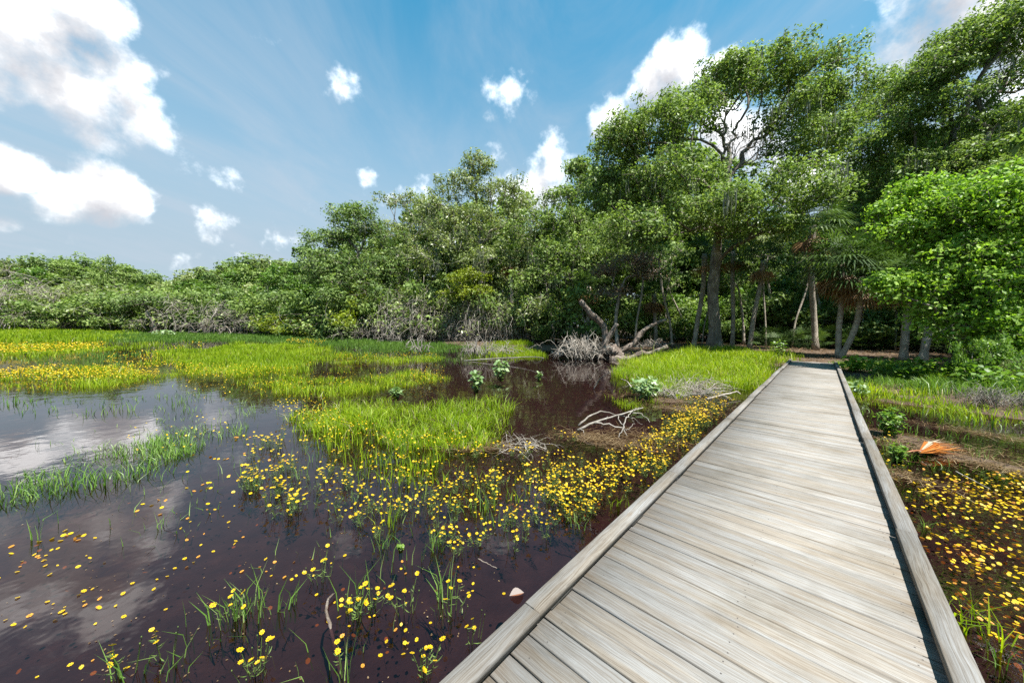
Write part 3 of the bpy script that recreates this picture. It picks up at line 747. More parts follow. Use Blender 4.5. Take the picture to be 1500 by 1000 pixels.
px_tree('shore_tree', 'tall grey green oak with a pointed ragged top at mid shore', 'tree',
        [(705, 504, 42), (703, 460, 42), (706, 400, 41), (700, 330, 41), (697, 285, 41)],
        [(700, 243, 40, 26, 20, 1.8, 22), (672, 280, 40, 40, 26, 2.5, 34), (738, 288, 40, 36, 28, 2.5, 34), (640, 318, 40, 40, 30, 2.6, 36), (703, 330, 39, 52, 32, 3, 42), (766, 325, 40, 34, 32, 2.6, 30), (650, 370, 39, 50, 30, 3, 36), (725, 385, 38, 56, 32, 3, 38), (785, 375, 39, 36, 34, 2.6, 28)],
        'olive', 23, .4, 'twig', per=70, leaf=.26, clump=.95, hang=24)
px_tree('shore_tree', 'bright leaved tree with a thin side bough left of the great oak', 'tree',
        [(835, 508, 37), (834, 470, 37), (838, 420, 36), (842, 350, 36)],
        [(845, 250, 36, 20, 16, 1.5, 14), (826, 290, 36, 30, 24, 2, 24), (790, 335, 36, 42, 26, 2.5, 32), (862, 330, 34, 46, 34, 2.5, 36), (830, 375, 34, 52, 30, 2.6, 38), (885, 385, 33, 44, 32, 2.4, 32), (800, 415, 34, 48, 28, 2.5, 32)],
        'oak', 24, .32, per=92, leaf=.245, clump=.88, hang=16)
px_tree('shore_tree', 'yellow green young tree lit in front of the grey oak', 'tree',
        [(688, 505, 37), (688, 475, 37), (686, 445, 37), (686, 428, 37)],
        [(684, 410, 36.5, 30, 17, 1.6, 24), (670, 432, 36.5, 24, 14, 1.4, 16), (705, 430, 36.5, 24, 14, 1.4, 14)],
        'yellow_leaf', 25, .12, per=90, leaf=.2, clump=.75)
px_tree('shore_tree', 'half bare tree with brown tinged tips above the fallen trunk', 'tree',
        [(905, 512, 29), (902, 470, 29), (908, 430, 28.5), (915, 410, 28.5)],
        [(925, 385, 28, 36, 16, 1.5, 34), (885, 400, 28.5, 26, 14, 1.2, 22), (945, 400, 28, 22, 14, 1.2, 18), (900, 430, 28, 34, 18, 1.4, 20)],
        'straw', 26, .13, 'twig', per=34, leaf=.16, clump=.8, twigs=5, rtip=.012)

# shared shapes ------------------------------------------------------
def shape(name, cat, parts, leafm, barkm='bark'):
    return make_tree(name, 'x', cat, (0, -300, 0), parts, leafm, barkm)
FAR = [shape('far_tree', 'tree', std_tree(31, 12, 4.6, .30, 170, .36, 1.35, r0=.24, hang=4), 'oak_dark'),
       shape('far_tree', 'tree', std_tree(32, 12, 4.2, .38, 170, .36, 1.3, r0=.22, hang=4), 'oak'),
       shape('far_tree', 'tree', std_tree(33, 12, 5.0, .28, 150, .34, 1.35, r0=.26, hang=8), 'olive'),
       shape('far_tree', 'tree', std_tree(34, 12, 3.2, .52, 90, .34, 1.1, nl=6, na=8, r0=.18), 'oak'),
       shape('far_tree', 'tree', std_tree(35, 12, 4.0, .32, 120, .34, 1.2, r0=.2), 'weed')]
def bush_parts(seed, H, Rw, per, leaf, clump, na=60, bare=0, rtip=.012, curtain=0):
    rs = np.random.default_rng(seed); tb, cb, mb = MB(), MB(), MB()
    att = lobe_points(np.array([0, 0, H * .45]), np.array([Rw, Rw * .8, H * .52]), na, rs, .5); att[:, 2] = np.maximum(att[:, 2], (.24 * H if per > 30 and not curtain else .25) * rs.uniform(.6, 1.3, na))
    ns = 5; own = rs.integers(0, ns, na)
    for k in range(ns):
        a = k * 6.283 / ns; s = np.array([math.cos(a), math.sin(a), 0]) * Rw * .22
        tr = np.array([s, s * 1.3 + (0, 0, H * .12), s * 1.8 + (0, 0, H * .25)])
        if (own == k).sum() < 2: continue
        P, par = skeleton(tr, att[own == k], rs, .25, .5, .14, free=.3); branches(P, par, .025 + .012 * H, rtip, tb)
    for a in att:
        for _ in range(2 + bare):
            d = unit(rs.normal(size=3) + (0, 0, .1)); l = clump * rs.uniform(.6, 1.3); b = a + d * l
            V, Q, T = tube([a, (a + b) / 2 + rs.normal(size=3) * .08 * l, b - (0, 0, .12 * l)], [rtip * .8, rtip * .6, rtip * .3], 3, False); tb.add(V, Q, T)
        for _ in range(curtain):
            s = a * (1, 1, rs.uniform(.4, 1.1)) + rs.normal(size=3) * clump * .6; h = s[2] * rs.uniform(.3, 1.0); o = unit(s * (1, 1, 0) + rs.normal(size=3) * (.8, .8, 0)) * rs.uniform(.1, .9) * Rw * .35
            q = rs.normal(size=(2, 3)) * .16
            V, Q, T = tube(smooth_path([s, s + o * .5 + q[0] - (0, 0, h * .15), s + o * .9 + q[1] - (0, 0, h * .6), s + o * rs.uniform(.8, 1.3) - (0, 0, h)], 7), np.linspace(rtip, rtip * .4, 7) * rs.uniform(.5, 1.2), 3, False); tb.add(V, Q, T)
    if per:
        dens = rs.uniform(.2, 1.6, na); cnt = np.maximum((per * dens).astype(int), 1); tone = np.clip(rs.normal(.5, .22, na), 0, 1)
        cen = np.repeat(att, cnt, 0); tn = np.repeat(tone, cnt); fc = unit(rs.normal(size=cen.shape)); d = fc * (rs.random(len(cen)) ** .45)[:, None]
        cen = cen + d * clump * np.array([1, 1, .65]); cen[:, 2] = np.maximum(cen[:, 2], .05)
        V, Q, A = leaves(cen, leaf, tn, rs, .4, .5, 0, fc * .8); cb.add(V, Q, None, A)
    return tb, cb, mb
BUSH = {'green': shape('shore_shrub', 'shrub', bush_parts(41, 4, 3.2, 110, .24, .8), 'oak'),
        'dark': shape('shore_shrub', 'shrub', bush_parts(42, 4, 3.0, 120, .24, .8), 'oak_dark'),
        'olive': shape('shore_shrub', 'shrub', bush_parts(43, 4, 3.4, 60, .22, .8, bare=3), 'olive', 'twig'),
        'grey': shape('bare_shrub', 'shrub', bush_parts(44, 4, 3.0, 10, .2, .8, na=70, bare=5, curtain=1, rtip=.016), 'olive', 'twig'),
        'curtain': shape('bare_shrub', 'shrub', bush_parts(45, 4, 2.6, 26, .2, .8, na=80, bare=4, curtain=6, rtip=.016), 'olive', 'twig'),
        'yellow': shape('shore_shrub', 'shrub', bush_parts(46, 4, 3.0, 90, .22, .8), 'yellow_leaf'),
        'weed': shape('bank_shrub', 'shrub', bush_parts(47, 4, 3.0, 100, .26, .8), 'weed')}
USED = set()
def put(src, px, depth, top=None, s=None, label=None, group=None, wide=1.0, H=12.0, zb=None):
    """stand a copy of src on the ground at picture column px and a distance, scaled so that its top reaches picture row top"""
    p = W(px, 480, depth); z = gz(p) if zb is None else zb
    if s is None: s = (W(px, top, depth)[2] - z) / H
    sc = (s * wide, s * wide, s); rz = rng.uniform(0, 6.28)
    loc = (p[0], p[1], z - .05)
    if id(src) in USED: return copy_tree(src, loc, rz, sc, label, group)
    USED.add(id(src)); src.location = loc; src.rotation_euler = (0, 0, rz); src.scale = sc
    src['label'] = label
    if group: src['group'] = group
    return src

lab = 'leafy tree in the low far wood across the marsh'; grp = 'trees of the low far wood'
for px, top, d, k in [(-150, 372, 74, 0), (-90, 376, 72, 2), (-35, 374, 71, 1), (5, 374, 70, 0), (48, 372, 71, 2), (92, 367, 72, 0), (128, 384, 70, 1), (152, 392, 69, 0), (188, 386, 71, 1), (212, 392, 72, 0), (240, 402, 73, 2), (265, 408, 76, 0), (290, 396, 74, 1), (318, 384, 70, 2), (345, 379, 69, 1), (372, 374, 68, 0), (402, 376, 66, 1), (432, 374, 63, 2), (455, 384, 60, 0),
                          (20, 385, 80, 1), (110, 385, 82, 2), (170, 398, 84, 0), (250, 412, 88, 1), (330, 390, 80, 0), (400, 385, 78, 2), (-120, 385, 84, 1), (460, 380, 74, 1)]:
    put(FAR[k], px, d, top + 4, label=lab, group=grp, wide=1.12)
for px, d, top in [(296, 66, 402), (425, 58, 384), (60, 66, 392), (355, 64, 396), (462, 54, 398)]:
    put(FAR[4], px, d, top, label='lighter yellow green tree at the front of the low far wood', group='lighter trees of the low far wood', wide=1.0)
put(FAR[3], 170, 66, 373, label='slim umbrella topped tree standing above the low far wood', wide=.75)
lab2 = 'tree in the shaded wood behind the shore trees'; grp2 = 'trees of the shaded wood'
for px, top, d, k in [(480, 360, 60, 0), (540, 335, 60, 1), (600, 330, 62, 2), (660, 300, 58, 0), (720, 290, 56, 1), (780, 345, 55, 2), (830, 330, 52, 0), (880, 260, 48, 1), (940, 250, 46, 0), (1000, 230, 46, 1), (1060, 330, 50, 0), (1120, 310, 44, 2), (1170, 340, 42, 0), (1215, 330, 46, 1), (1260, 250, 42, 0), (1320, 220, 42, 1), (1380, 200, 40, 0), (1440, 180, 38, 2), (1500, 170, 36, 0), (1580, 150, 34, 1), (1680, 150, 34, 0), (1800, 150, 34, 1),
                          (900, 360, 60, 0), (1000, 350, 62, 2), (1100, 360, 62, 1), (1200, 360, 60, 0), (1300, 340, 58, 2), (1420, 330, 54, 1), (1550, 300, 50, 0), (760, 370, 66, 0), (660, 370, 70, 1), (1040, 380, 70, 0), (1150, 380, 75, 1)]:
    put(FAR[k], px, d, top, label=lab2, group=grp2, wide=.9 if k == 1 else 1.0)

for x_, y_, k, h_ in [(29.5, 12.5, 0, 15.5), (41, 19, 1, 16)]:       # unseen trees added past the right edge to shade the undergrowth
    copy_tree(FAR[k], (x_, y_, .2), 1.3 * k + .4, (h_ / 12 * 1.15, h_ / 12 * 1.15, h_ / 12), lab2, grp2)
ur = np.random.default_rng(1500)
for px, d in [(930, 30), (958, 34), (985, 31), (1008, 35), (1028, 32), (1090, 33), (1122, 31), (1140, 34), (1160, 30), (1182, 33), (1208, 31), (1262, 29), (1288, 31), (1312, 28), (1392, 24), (1420, 23), (780, 36), (812, 34), (838, 33)]:
    k_ = ur.normal(0, 26); t_ = ur.uniform(360, 410)
    px_tree('slender_tree', 'thin leaning trunk in the deep shade beneath the oaks', 'tree', [(px, 506, d), (px + k_ * .2, 470, d), (px + k_ * .7, 430, d), (px + k_, t_ + 10, d)],
            [(px + k_, t_, d, 26, 14, 1.6, 9), (px + k_ * .6, t_ + 30, d, 22, 10, 1.3, 5)], 'oak_dark', 1500 + px, ur.uniform(.06, .12), 'palmbark', 'thin trunks in the shade', per=40, leaf=.2, clump=.8, flare=.2)
# shrubs --------------------------------------------------------------
def bush(kind, px, d, top, label, group=None, wide=1.0): return put(BUSH[kind], px, d, top, None, label, group, wide, 4.0)
bush('grey', 28, 57, 400, 'large grey bare branched shrub at the far left of the marsh', None, .95)
bush('olive', 75, 61, 418, 'grey green shrub beside the large bare one', None)
for px, d, top, k in [(-60, 62, 410, 'olive'), (-10, 63, 412, 'olive'), (120, 61, 412, 'olive'), (160, 60, 428, 'green'), (190, 60, 422, 'olive'), (255, 60, 428, 'green'), (285, 60, 430, 'olive'), (100, 58, 440, 'green'), (215, 64, 415, 'green'), (60, 60, 430, 'green'), (-110, 60, 420, 'green')]:
    bush(k, px, d, top, 'rounded shrub at the foot of the low far wood', 'shrubs below the low far wood', 1.15)
px_tree('small_tree', 'small leaning dark trunked tree alone at the grass edge', 'tree', [(228, 484, 54), (226, 474, 54), (221, 466, 54), (216, 460, 54)],
        [(200, 442, 54, 28, 10, 2, 26), (228, 440, 54, 26, 11, 2, 26), (180, 450, 54, 20, 8, 1.5, 14)], 'oak_dark', 51, .22, per=50, leaf=.3, clump=.8, twigs=3)
for px, d, top in [(300, 56, 430), (335, 54, 442), (395, 54, 450)]:
    bush('grey', px, d, top, 'pinkish grey bare shrub along the middle of the far shore', 'bare shrubs of the far shore', 1.1)
for px, d, top, k in [(318, 60, 425, 'green'), (352, 60, 428, 'weed'), (385, 59, 420, 'dark'), (415, 57, 425, 'green'), (445, 55, 428, 'dark'), (475, 50, 420, 'dark'), (500, 47, 425, 'green'), (530, 46, 430, 'dark')]:
    bush(k, px, d, top, 'dense green shrub on the far shore left of the tall wood', 'green shrubs of the far shore', 1.05)
bush('yellow', 430, 51, 457, 'low yellow shrub on the far shore beneath the dark ones', None, 1.6)
bush('yellow', 545, 45, 412, 'yellowish shrub under the leaning oak', None, .8)
for px, d, top in [(590, 43, 425), (618, 42, 432), (640, 41.5, 428)]:
    bush('curtain', px, d, top, 'grey bare shrub with drooping branches left of the yellow green tree', 'drooping bare shrubs on the left', 1.2)
for px, d, top in [(700, 39.5, 430), (722, 39, 436), (745, 38, 440)]:
    bush('curtain', px, d, top, 'grey bare shrub with drooping branches under the tall grey green oak', 'drooping bare shrubs under the grey oak', 1.0)
bush('grey', 665, 41, 462, 'low tangle of reddish dead twigs at the waterline', None, 1.5)
bush('grey', 560, 44, 462, 'low tangle of dead grey twigs under the leaning oak', None, 1.8)
for px, d, top, k in [(562, 44, 420, 'green'), (505, 45, 440, 'dark'), (610, 44, 415, 'olive'), (650, 43, 415, 'green'), (675, 42, 440, 'olive'), (735, 41, 410, 'olive'), (765, 39, 415, 'green'), (790, 37, 425, 'dark'), (815, 36, 420, 'olive'), (840, 35, 430, 'dark'), (870, 34, 420, 'green'), (760, 44, 440, 'dark'), (800, 42, 440, 'dark')]:
    bush(k, px, d, top, 'leafy shrub in the foot of the tall wood', 'shrubs under the tall wood', .95)
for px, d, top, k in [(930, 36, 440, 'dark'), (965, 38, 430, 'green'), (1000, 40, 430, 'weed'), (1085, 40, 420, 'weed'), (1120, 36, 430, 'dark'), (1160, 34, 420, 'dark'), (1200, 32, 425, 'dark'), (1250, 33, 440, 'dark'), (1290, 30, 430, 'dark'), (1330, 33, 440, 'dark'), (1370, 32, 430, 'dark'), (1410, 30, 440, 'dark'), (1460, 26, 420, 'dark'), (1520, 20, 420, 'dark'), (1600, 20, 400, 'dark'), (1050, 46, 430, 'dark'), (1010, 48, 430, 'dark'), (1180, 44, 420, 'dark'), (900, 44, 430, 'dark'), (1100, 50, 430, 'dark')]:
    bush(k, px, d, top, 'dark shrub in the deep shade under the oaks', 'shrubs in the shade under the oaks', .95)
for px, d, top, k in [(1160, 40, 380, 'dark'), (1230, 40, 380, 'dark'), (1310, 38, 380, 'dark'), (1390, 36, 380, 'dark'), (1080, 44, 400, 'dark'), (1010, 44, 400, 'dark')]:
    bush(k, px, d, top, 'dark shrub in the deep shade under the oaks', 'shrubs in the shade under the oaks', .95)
bush('weed', 1445, 11.5, 490, 'dull green tangled shrub below the fresh green tree', None, .55)
bush('olive', 1500, 10.8, 520, 'olive shrub at the right edge above the grassy bank', None, .55)

# palms ---------------------------------------------------------------
def px_palm(label, tpx, seed, **kw):
    tp = np.array([W(*t) for t in tpx]); b = tp[0].copy(); b[2] = gz(b) - .05; tp[0] = b
    return make_palm(label, b, palm(seed, tp - b, **kw))
px_palm('upright palm of the pair at the end of the boardwalk', [(1228, 522, 21.5), (1229, 480, 21.5), (1233, 440, 21.4), (1232, 385, 21.3)], 61, n=34, L=1.4, stalk=1.3, dead=16, r=.15)
px_palm('curving pale palm beside the upright one at the boardwalk end', [(1231, 522, 21.3), (1248, 492, 21), (1259, 455, 20.8), (1262, 405, 20.6)], 62, n=32, L=1.3, stalk=1.25, dead=9, r=.15)
px_palm('palm leaning left just left of the great oak trunk', [(1016, 505, 29), (1022, 470, 29), (1030, 420, 28.5), (1032, 372, 28.5)], 63, n=26, L=1.3, stalk=1.3, dead=5, r=.18)
px_palm('straight slender palm just right of the great oak trunk', [(1073, 505, 30), (1074, 460, 30), (1073, 410, 30), (1074, 368, 30)], 64, n=26, L=1.25, stalk=1.2, dead=5, r=.16)
px_palm('palm leaning right between the great oak and the boardwalk end', [(1098, 505, 28), (1104, 465, 28), (1113, 420, 28), (1118, 382, 28)], 65, n=24, L=1.2, stalk=1.2, dead=5, r=.16)
px_palm('leaning palm with a thick trunk under the fresh green boughs', [(1352, 517, 19), (1360, 485, 19), (1374, 440, 18.8), (1378, 395, 18.6)], 66, n=24, L=1.1, stalk=1.1, dead=8, r=.17)
px_palm('shaggy barked palm left of the thick leaning one', [(1324, 517, 20), (1326, 490, 20), (1330, 450, 20), (1330, 405, 20)], 67, n=24, L=1.15, stalk=1.1, dead=14, r=.18)
px_palm('palm whose crown stands in front of the dark wood above the pair', [(1195, 510, 27), (1192, 460, 27), (1188, 400, 26.5), (1190, 330, 26)], 68, n=32, L=1.5, stalk=1.5, dead=8, r=.2)
px_palm('palm with a rounded crown in the low far wood', [(203, 482, 64), (203, 460, 64), (203, 430, 64)], 69, n=26, L=1.5, stalk=1.5, dead=4, r=.2)
px_palm('palm crown showing beneath the leaning oak', [(585, 500, 45), (584, 460, 45), (582, 370, 45)], 70, n=26, L=1.5, stalk=1.4, dead=4, r=.2)
px_palm('palm crown showing among the grey oak limbs', [(752, 505, 38), (750, 450, 38), (748, 378, 38)], 71, n=26, L=1.4, stalk=1.3, dead=8, r=.2)
px_palm('palm in the shade behind the fallen trunk', [(860, 510, 32), (861, 470, 32), (862, 420, 32)], 72, n=24, L=1.3, stalk=1.2, dead=12, r=.19)
px_palm('short palm in the shade beside the half bare tree', [(960, 508, 33), (960, 480, 33), (958, 430, 33)], 73, n=24, L=1.3, stalk=1.2, dead=14, r=.19)
rs = np.random.default_rng(81); pm = MB()
for k in range(16):
    a = k * 2.4; el = rs.uniform(.3, 1.2); d = np.array([math.cos(a) * math.cos(el), math.sin(a) * math.cos(el), math.sin(el)]); e = d * rs.uniform(.9, 1.4)
    V, Q, T = tube([(0, 0, 0), e * .5 + (0, 0, .05), e], [.014, .012, .009], 3, False); pm.add(V, Q, T, (.5, .5, .5)); fan_leaf(pm, e, d, np.array([0, 0, 1.]), .62, 13, rs, 1.6, .15)
pme = pm.mesh('palmetto', M['palm'])
for px, d in [(800, 33), (845, 30), (930, 34), (985, 33), (1010, 34), (1060, 36), (1095, 34), (1125, 31), (1150, 29), (1172, 29), (1186, 28), (1205, 29), (1270, 28), (1295, 28), (1310, 29), (1345, 27), (1390, 25), (1420, 24), (1215, 30), (1250, 28), (1155, 34), (1110, 40), (1040, 40), (960, 42), (880, 38), (1285, 30), (1400, 26), (1450, 22)]:
    p = W(px, 480, d); s = rng.uniform(.9, 1.35)
    o = obj('palmetto', pme, None, (p[0], p[1], gz(p))); o.rotation_euler = (0, 0, rng.uniform(0, 6.28)); o.scale = (s, s, s)
    tag(o, 'dark fan leaved palmetto in the undergrowth beneath the oaks', 'palmetto', 'palmettos beneath the oaks')
p = W(1142, 480, 24.5); o = obj('palmetto', pme, None, (p[0], p[1], gz(p))); o.scale = (1.25,) * 3
tag(o, 'blue green palmetto nearest the left side of the boardwalk end', 'palmetto')

# ------------------------------------------------------------------ grass
def blades(P, h, w, lean, rs, tone, bend=1.0):
    """two-segment blades rooted at P (n,3)"""
    n = len(P); a = rs.uniform(0, 2 * math.pi, n); s = np.stack([np.cos(a), np.sin(a), np.zeros(n)], 1) * (w * .5)[:, None]
    b = rs.uniform(0, 2 * math.pi, n); ld = np.stack([np.cos(b), np.sin(b), np.zeros(n)], 1) * (lean * rs.uniform(.1, 1, n) * h)[:, None]
    m1 = P + ld * .28 + np.stack([np.zeros(n), np.zeros(n), h * .55], 1); t = P + ld * bend + np.stack([np.zeros(n), np.zeros(n), h * rs.uniform(.85, 1, n) - np.linalg.norm(ld, axis=1) * .25], 1)
    V = np.stack([P - s, P + s, m1 + s * .8, m1 - s * .8, t], 1).reshape(-1, 3); i = np.arange(n) * 5
    Q = np.stack([i, i + 1, i + 2, i + 3], 1); T = np.stack([i + 3, i + 2, i + 4], 1)
    A = np.stack([rs.random(n), tone, rs.random(n)], 1).repeat(5, 0)
    return V, Q, T, A

def inside(P, poly): return poly_sdf(P, poly) 
def patch_points(poly_px, dens, rs, soft=None, lim=400000):
    """random points in a patch given by picture corners; density per m2 at 10 m falls with distance"""
    poly = np.array([at(x, y)[:2] for x, y in poly_px]); lo, hi = poly.min(0), poly.max(0); area = np.prod(hi - lo)
    dm = np.hypot(*poly.T).min(); soft = .36 + .045 * dm; n = int(min(lim, area * dens * min(4.0, (10 / max(dm, 2.0)) ** 1.1)))
    P = rs.uniform(lo, hi, (n, 2)); r = np.hypot(P[:, 0], P[:, 1])
    P = P[rs.random(n) < np.minimum(1, (dm / r) ** 1.1)]
    f = 1.1 / soft; s = poly_sdf(P, poly) + soft * (np.sin((P[:, 0] * .8 + P[:, 1] * .3) * f) * np.sin((P[:, 1] * .7 - P[:, 0] * .2) * f) + .6 * np.sin(P[:, 0] * 2.6 * f + 1) * np.sin(P[:, 1] * 2.2 * f)) + .35 * soft
    w = 1.6 / math.sqrt(max(dm, 2) / 5)
    hole = np.sin(P[:, 0] * 1.7 * w + 2 * np.sin(P[:, 1] * .9 * w)) * np.sin(P[:, 1] * 2.3 * w + 1.5 * np.sin(P[:, 0] * 1.1 * w)) + rs.normal(0, .22, len(P))
    s = np.where(hole < -.42, s * .12, s)
    return P[(s > 0) & (rs.random(len(P)) < np.clip(s / soft * .8 + .10, 0, 1) ** 1.3)]

def clear_deck(P, pad=.06):
    v = P @ DV; u = P @ DU
    return P[~((v > VL - pad) & (v < VR + pad) & (u < UEND + .2))]

def grass(name, patches, matn, seed, label=None):
    rs = np.random.default_rng(seed); mb = MB()
    for (poly, dens, h, w, lean, tm) in patches:
        P = clear_deck(patch_points(poly, dens, rs))
        if not len(P): continue
        r = np.hypot(P[:, 0], P[:, 1]); z = np.maximum(ground_z(P), -.12)
        cl = 1.9 / np.sqrt(np.maximum(r, 3) / 5); hh = h * rs.uniform(.45, 1.3, len(P)) * (.85 + .38 * np.sin(P[:, 0] * 2.1 * cl + 2 * np.sin(P[:, 1] * 1.3 * cl)) * np.sin(P[:, 1] * 2.6 * cl + 1.7)) * (.8 + .35 * np.sin(P[:, 0] * .9 + 1) * np.sin(P[:, 1] * .8)); ww = np.maximum(w, r * .0011) * rs.uniform(.7, 1.3, len(P))
        tone = np.clip(tm - .1 + .3 * np.sin(P[:, 0] * .5 + 2) * np.sin(P[:, 1] * .6) + rs.normal(0, .22, len(P)), 0, 1)
        mb.add(*(lambda q: (q[0], q[1], q[2], q[3]))(blades(np.column_stack([P, z]), hh + np.minimum(0, z) * -1, ww, lean, rs, tone)))
    return tag(obj(name, mb.mesh(name, M[matn])), label, None, None, 'stuff')

MEADOW = [
    ([(-400, 482), (0, 480), (200, 484), (190, 496), (120, 502), (-400, 506)], 300, .55, .02, .4, .6),
    ([(-400, 508), (150, 506), (165, 511), (60, 524), (0, 530), (-300, 540)], 320, .30, .018, .45, .85),
    ([(170, 500), (300, 503), (290, 508), (150, 512)], 150, .3, .018, .4, .5),
    ([(235, 517), (320, 507), (420, 503), (478, 509), (482, 530), (420, 552), (320, 558), (250, 548), (215, 535)], 440, .42, .018, .45, .65),
    ([(0, 550), (60, 540), (170, 536), (240, 548), (230, 562), (120, 566), (0, 566), (-200, 578), (-200, 558)], 380, .24, .016, .5, .85),
    ([(480, 522), (640, 521), (642, 529), (560, 533), (480, 533)], 300, .26, .018, .5, .8),
    ([(345, 562), (470, 550), (600, 546), (652, 552), (655, 566), (560, 574), (440, 582), (370, 576)], 380, .28, .016, .5, .8),
    ([(455, 541), (520, 537), (640, 543), (600, 546), (480, 547)], 90, .2, .016, .45, .55),
    ([(240, 566), (400, 560), (420, 566), (300, 574)], 60, .2, .014, .5, .7),
]
grass('meadow_grass', MEADOW, 'grass', 91)
grass('shaded_grass', [([(100, 487), (300, 483), (440, 488), (560, 496), (680, 506), (690, 516), (560, 516), (470, 506), (330, 500), (150, 500)], 200, .4, .018, .4, .3), ([(640, 522), (700, 516), (705, 530), (650, 536)], 60, .3, .018, .4, .4),
     ([(10, 528), (150, 512), (220, 515), (200, 530), (80, 545)], 70, .35, .016, .4, .25), ([(480, 508), (560, 516), (660, 520), (640, 530), (480, 524)], 80, .3, .016, .4, .25)], 'weed', 92)
grass('island_grass', [([(690, 520), (720, 506), (770, 505), (795, 516), (770, 524), (700, 528)], 420, .45, .016, .4, .6)], 'grass', 93)
grass('pool_grass', [([(415, 615), (470, 596), (560, 586), (700, 592), (752, 612), (735, 640), (660, 660), (560, 655), (470, 640)], 430, .42, .013, .85, .65),
                     ([(440, 640), (560, 640), (660, 655), (640, 700), (560, 720), (480, 700)], 130, .36, .011, .4, .6),
                     ([(480, 690), (600, 680), (800, 700), (830, 760), (700, 800), (560, 770)], 34, .30, .009, .4, .5)], 'grass', 94)
grass('sparse_sedge', [([(0, 700), (120, 660), (230, 625), (320, 612), (335, 640), (250, 680), (120, 720), (0, 750), (-60, 740)], 260, .32, .011, .65, .6),
                       ([(225, 650), (330, 610), (340, 635), (250, 675)], 380, .34, .011, .4, .8), ([(240, 575), (330, 566), (380, 596), (360, 610), (310, 606), (250, 590)], 130, .3, .012, .4, .7),
                       ([(20, 590), (180, 580), (320, 590), (280, 620), (120, 610), (20, 600)], 26, .28, .011, .4, .3), ([(0, 660), (380, 580), (420, 700), (300, 800), (0, 800)], 16, .26, .008, .7, .5), ([(400, 660), (840, 660), (800, 840), (480, 840)], 16, .28, .007, .5, .5), ([(280, 830), (700, 830), (640, 1000), (180, 1000)], 9, .24, .006, .6, .5), ([(0, 590), (60, 585), (60, 605), (0, 612)], 120, .25, .012, .4, .5), ([(160, 600), (270, 592), (260, 625), (170, 622)], 50, .3, .011, .4, .5)], 'grassblue', 95)
grass('bank_grass', [([(905, 552), (930, 535), (1000, 520), (1080, 522), (1150, 528), (1150, 545), (1110, 570), (1060, 580), (1000, 580), (940, 572)], 760, .58, .013, .7, .7), ([(915, 548), (1000, 526), (1150, 532), (1130, 552), (1060, 572), (960, 570)], 110, .95, .018, .8, .8), ([(960, 572), (1060, 574), (1100, 562), (1050, 584), (980, 586)], 120, .7, .016, .9, .7),
                     ([(895, 575), (930, 570), (925, 596), (900, 592)], 130, .3, .012, .5, .7), ([(905, 590), (930, 586), (940, 598), (915, 600)], 300, .25, .012, .5, .8)], 'grass', 96)
grass('right_bank_grass', [([(1228, 540), (1290, 545), (1380, 560), (1500, 578), (1620, 600), (1620, 625), (1500, 612), (1380, 592), (1290, 578), (1240, 562)], 620, .62, .014, .7, .65), ([(1300, 588), (1380, 598), (1500, 612), (1620, 625), (1620, 645), (1500, 632), (1400, 616), (1330, 604)], 130, .32, .012, .8, .6), ([(1240, 570), (1280, 580), (1340, 680), (1310, 690)], 160, .24, .010, .8, .6), ([(1390, 686), (1500, 676), (1520, 712), (1420, 716)], 240, .09, .009, .9, .9), ([(1290, 690), (1340, 685), (1350, 720), (1320, 730)], 160, .10, .009, .9, .8),
                           ([(1310, 635), (1345, 618), (1400, 638), (1385, 648), (1330, 645)], 90, .26, .012, .6, .6), ([(1400, 645), (1480, 655), (1470, 665), (1400, 655)], 40, .2, .011, .6, .6)], 'weed', 97)

DRY = [(p_, d_ * .04, h_ * .8, w_, 1.3, .6) for p_, d_, h_, w_, l_, t_ in MEADOW] + [([(415, 615), (470, 596), (560, 586), (700, 592), (752, 612), (735, 640), (660, 660), (560, 655), (470, 640)], 70, .34, .009, 1.5, .7), ([(905, 552), (930, 535), (1000, 520), (1080, 522), (1150, 528), (1150, 545), (1110, 570), (1060, 580), (1000, 580), (940, 572)], 120, .5, .009, 1.4, .7), ([(1228, 540), (1290, 545), (1380, 560), (1500, 578), (1500, 612), (1380, 592), (1290, 578), (1240, 562)], 80, .4, .009, 1.5, .7)]
grass('dead_grass_blades', DRY, 'drygrass', 98)
grass('lush_bank_grass', [([(1232, 562), (1300, 574), (1400, 590), (1500, 602), (1620, 615), (1620, 636), (1500, 624), (1380, 608), (1290, 596), (1245, 584)], 560, .42, .013, .8, .7), ([(1300, 560), (1500, 585), (1620, 600), (1620, 615), (1500, 604), (1380, 586)], 130, .7, .016, .9, .7)], 'grass', 99)
# ------------------------------------------------------------------ marigolds
def head(mb, c, nrm, r, rs, m=0, npet=8, mdisc=1, cup=.15):
    nrm = unit(nrm); e1 = unit(np.cross(nrm, (.3, .9, .2))); e2 = np.cross(nrm, e1); o = rs.uniform(0, 1)
    for k in range(npet):
        a = (k + o) * 2 * math.pi / npet; d = e1 * math.cos(a) + e2 * math.sin(a); s = np.cross(nrm, d); l = r * rs.uniform(.9, 1.08); w = r * .34
        z = nrm * (cup * r)
        mb.add([c + d * r * .2, c + d * l * .62 + s * w + z * .6, c + d * l + s * w * .35 + z * rs.uniform(.4, 1.3), c + d * l - s * w * .35 + z * rs.uniform(.4, 1.3), c + d * l * .62 - s * w + z * .6], [[0, 1, 2, 3]], [[0, 3, 4]], m=m)
    if mdisc is not None:
        th = np.arange(6) * math.pi / 3; ring = c + (np.cos(th)[:, None] * e1 + np.sin(th)[:, None] * e2) * r * .27 + nrm * r * .06
        mb.add(np.concatenate([ring, [c + nrm * r * .17]]), None, [[i, (i + 1) % 6, 6] for i in range(6)], m=mdisc)

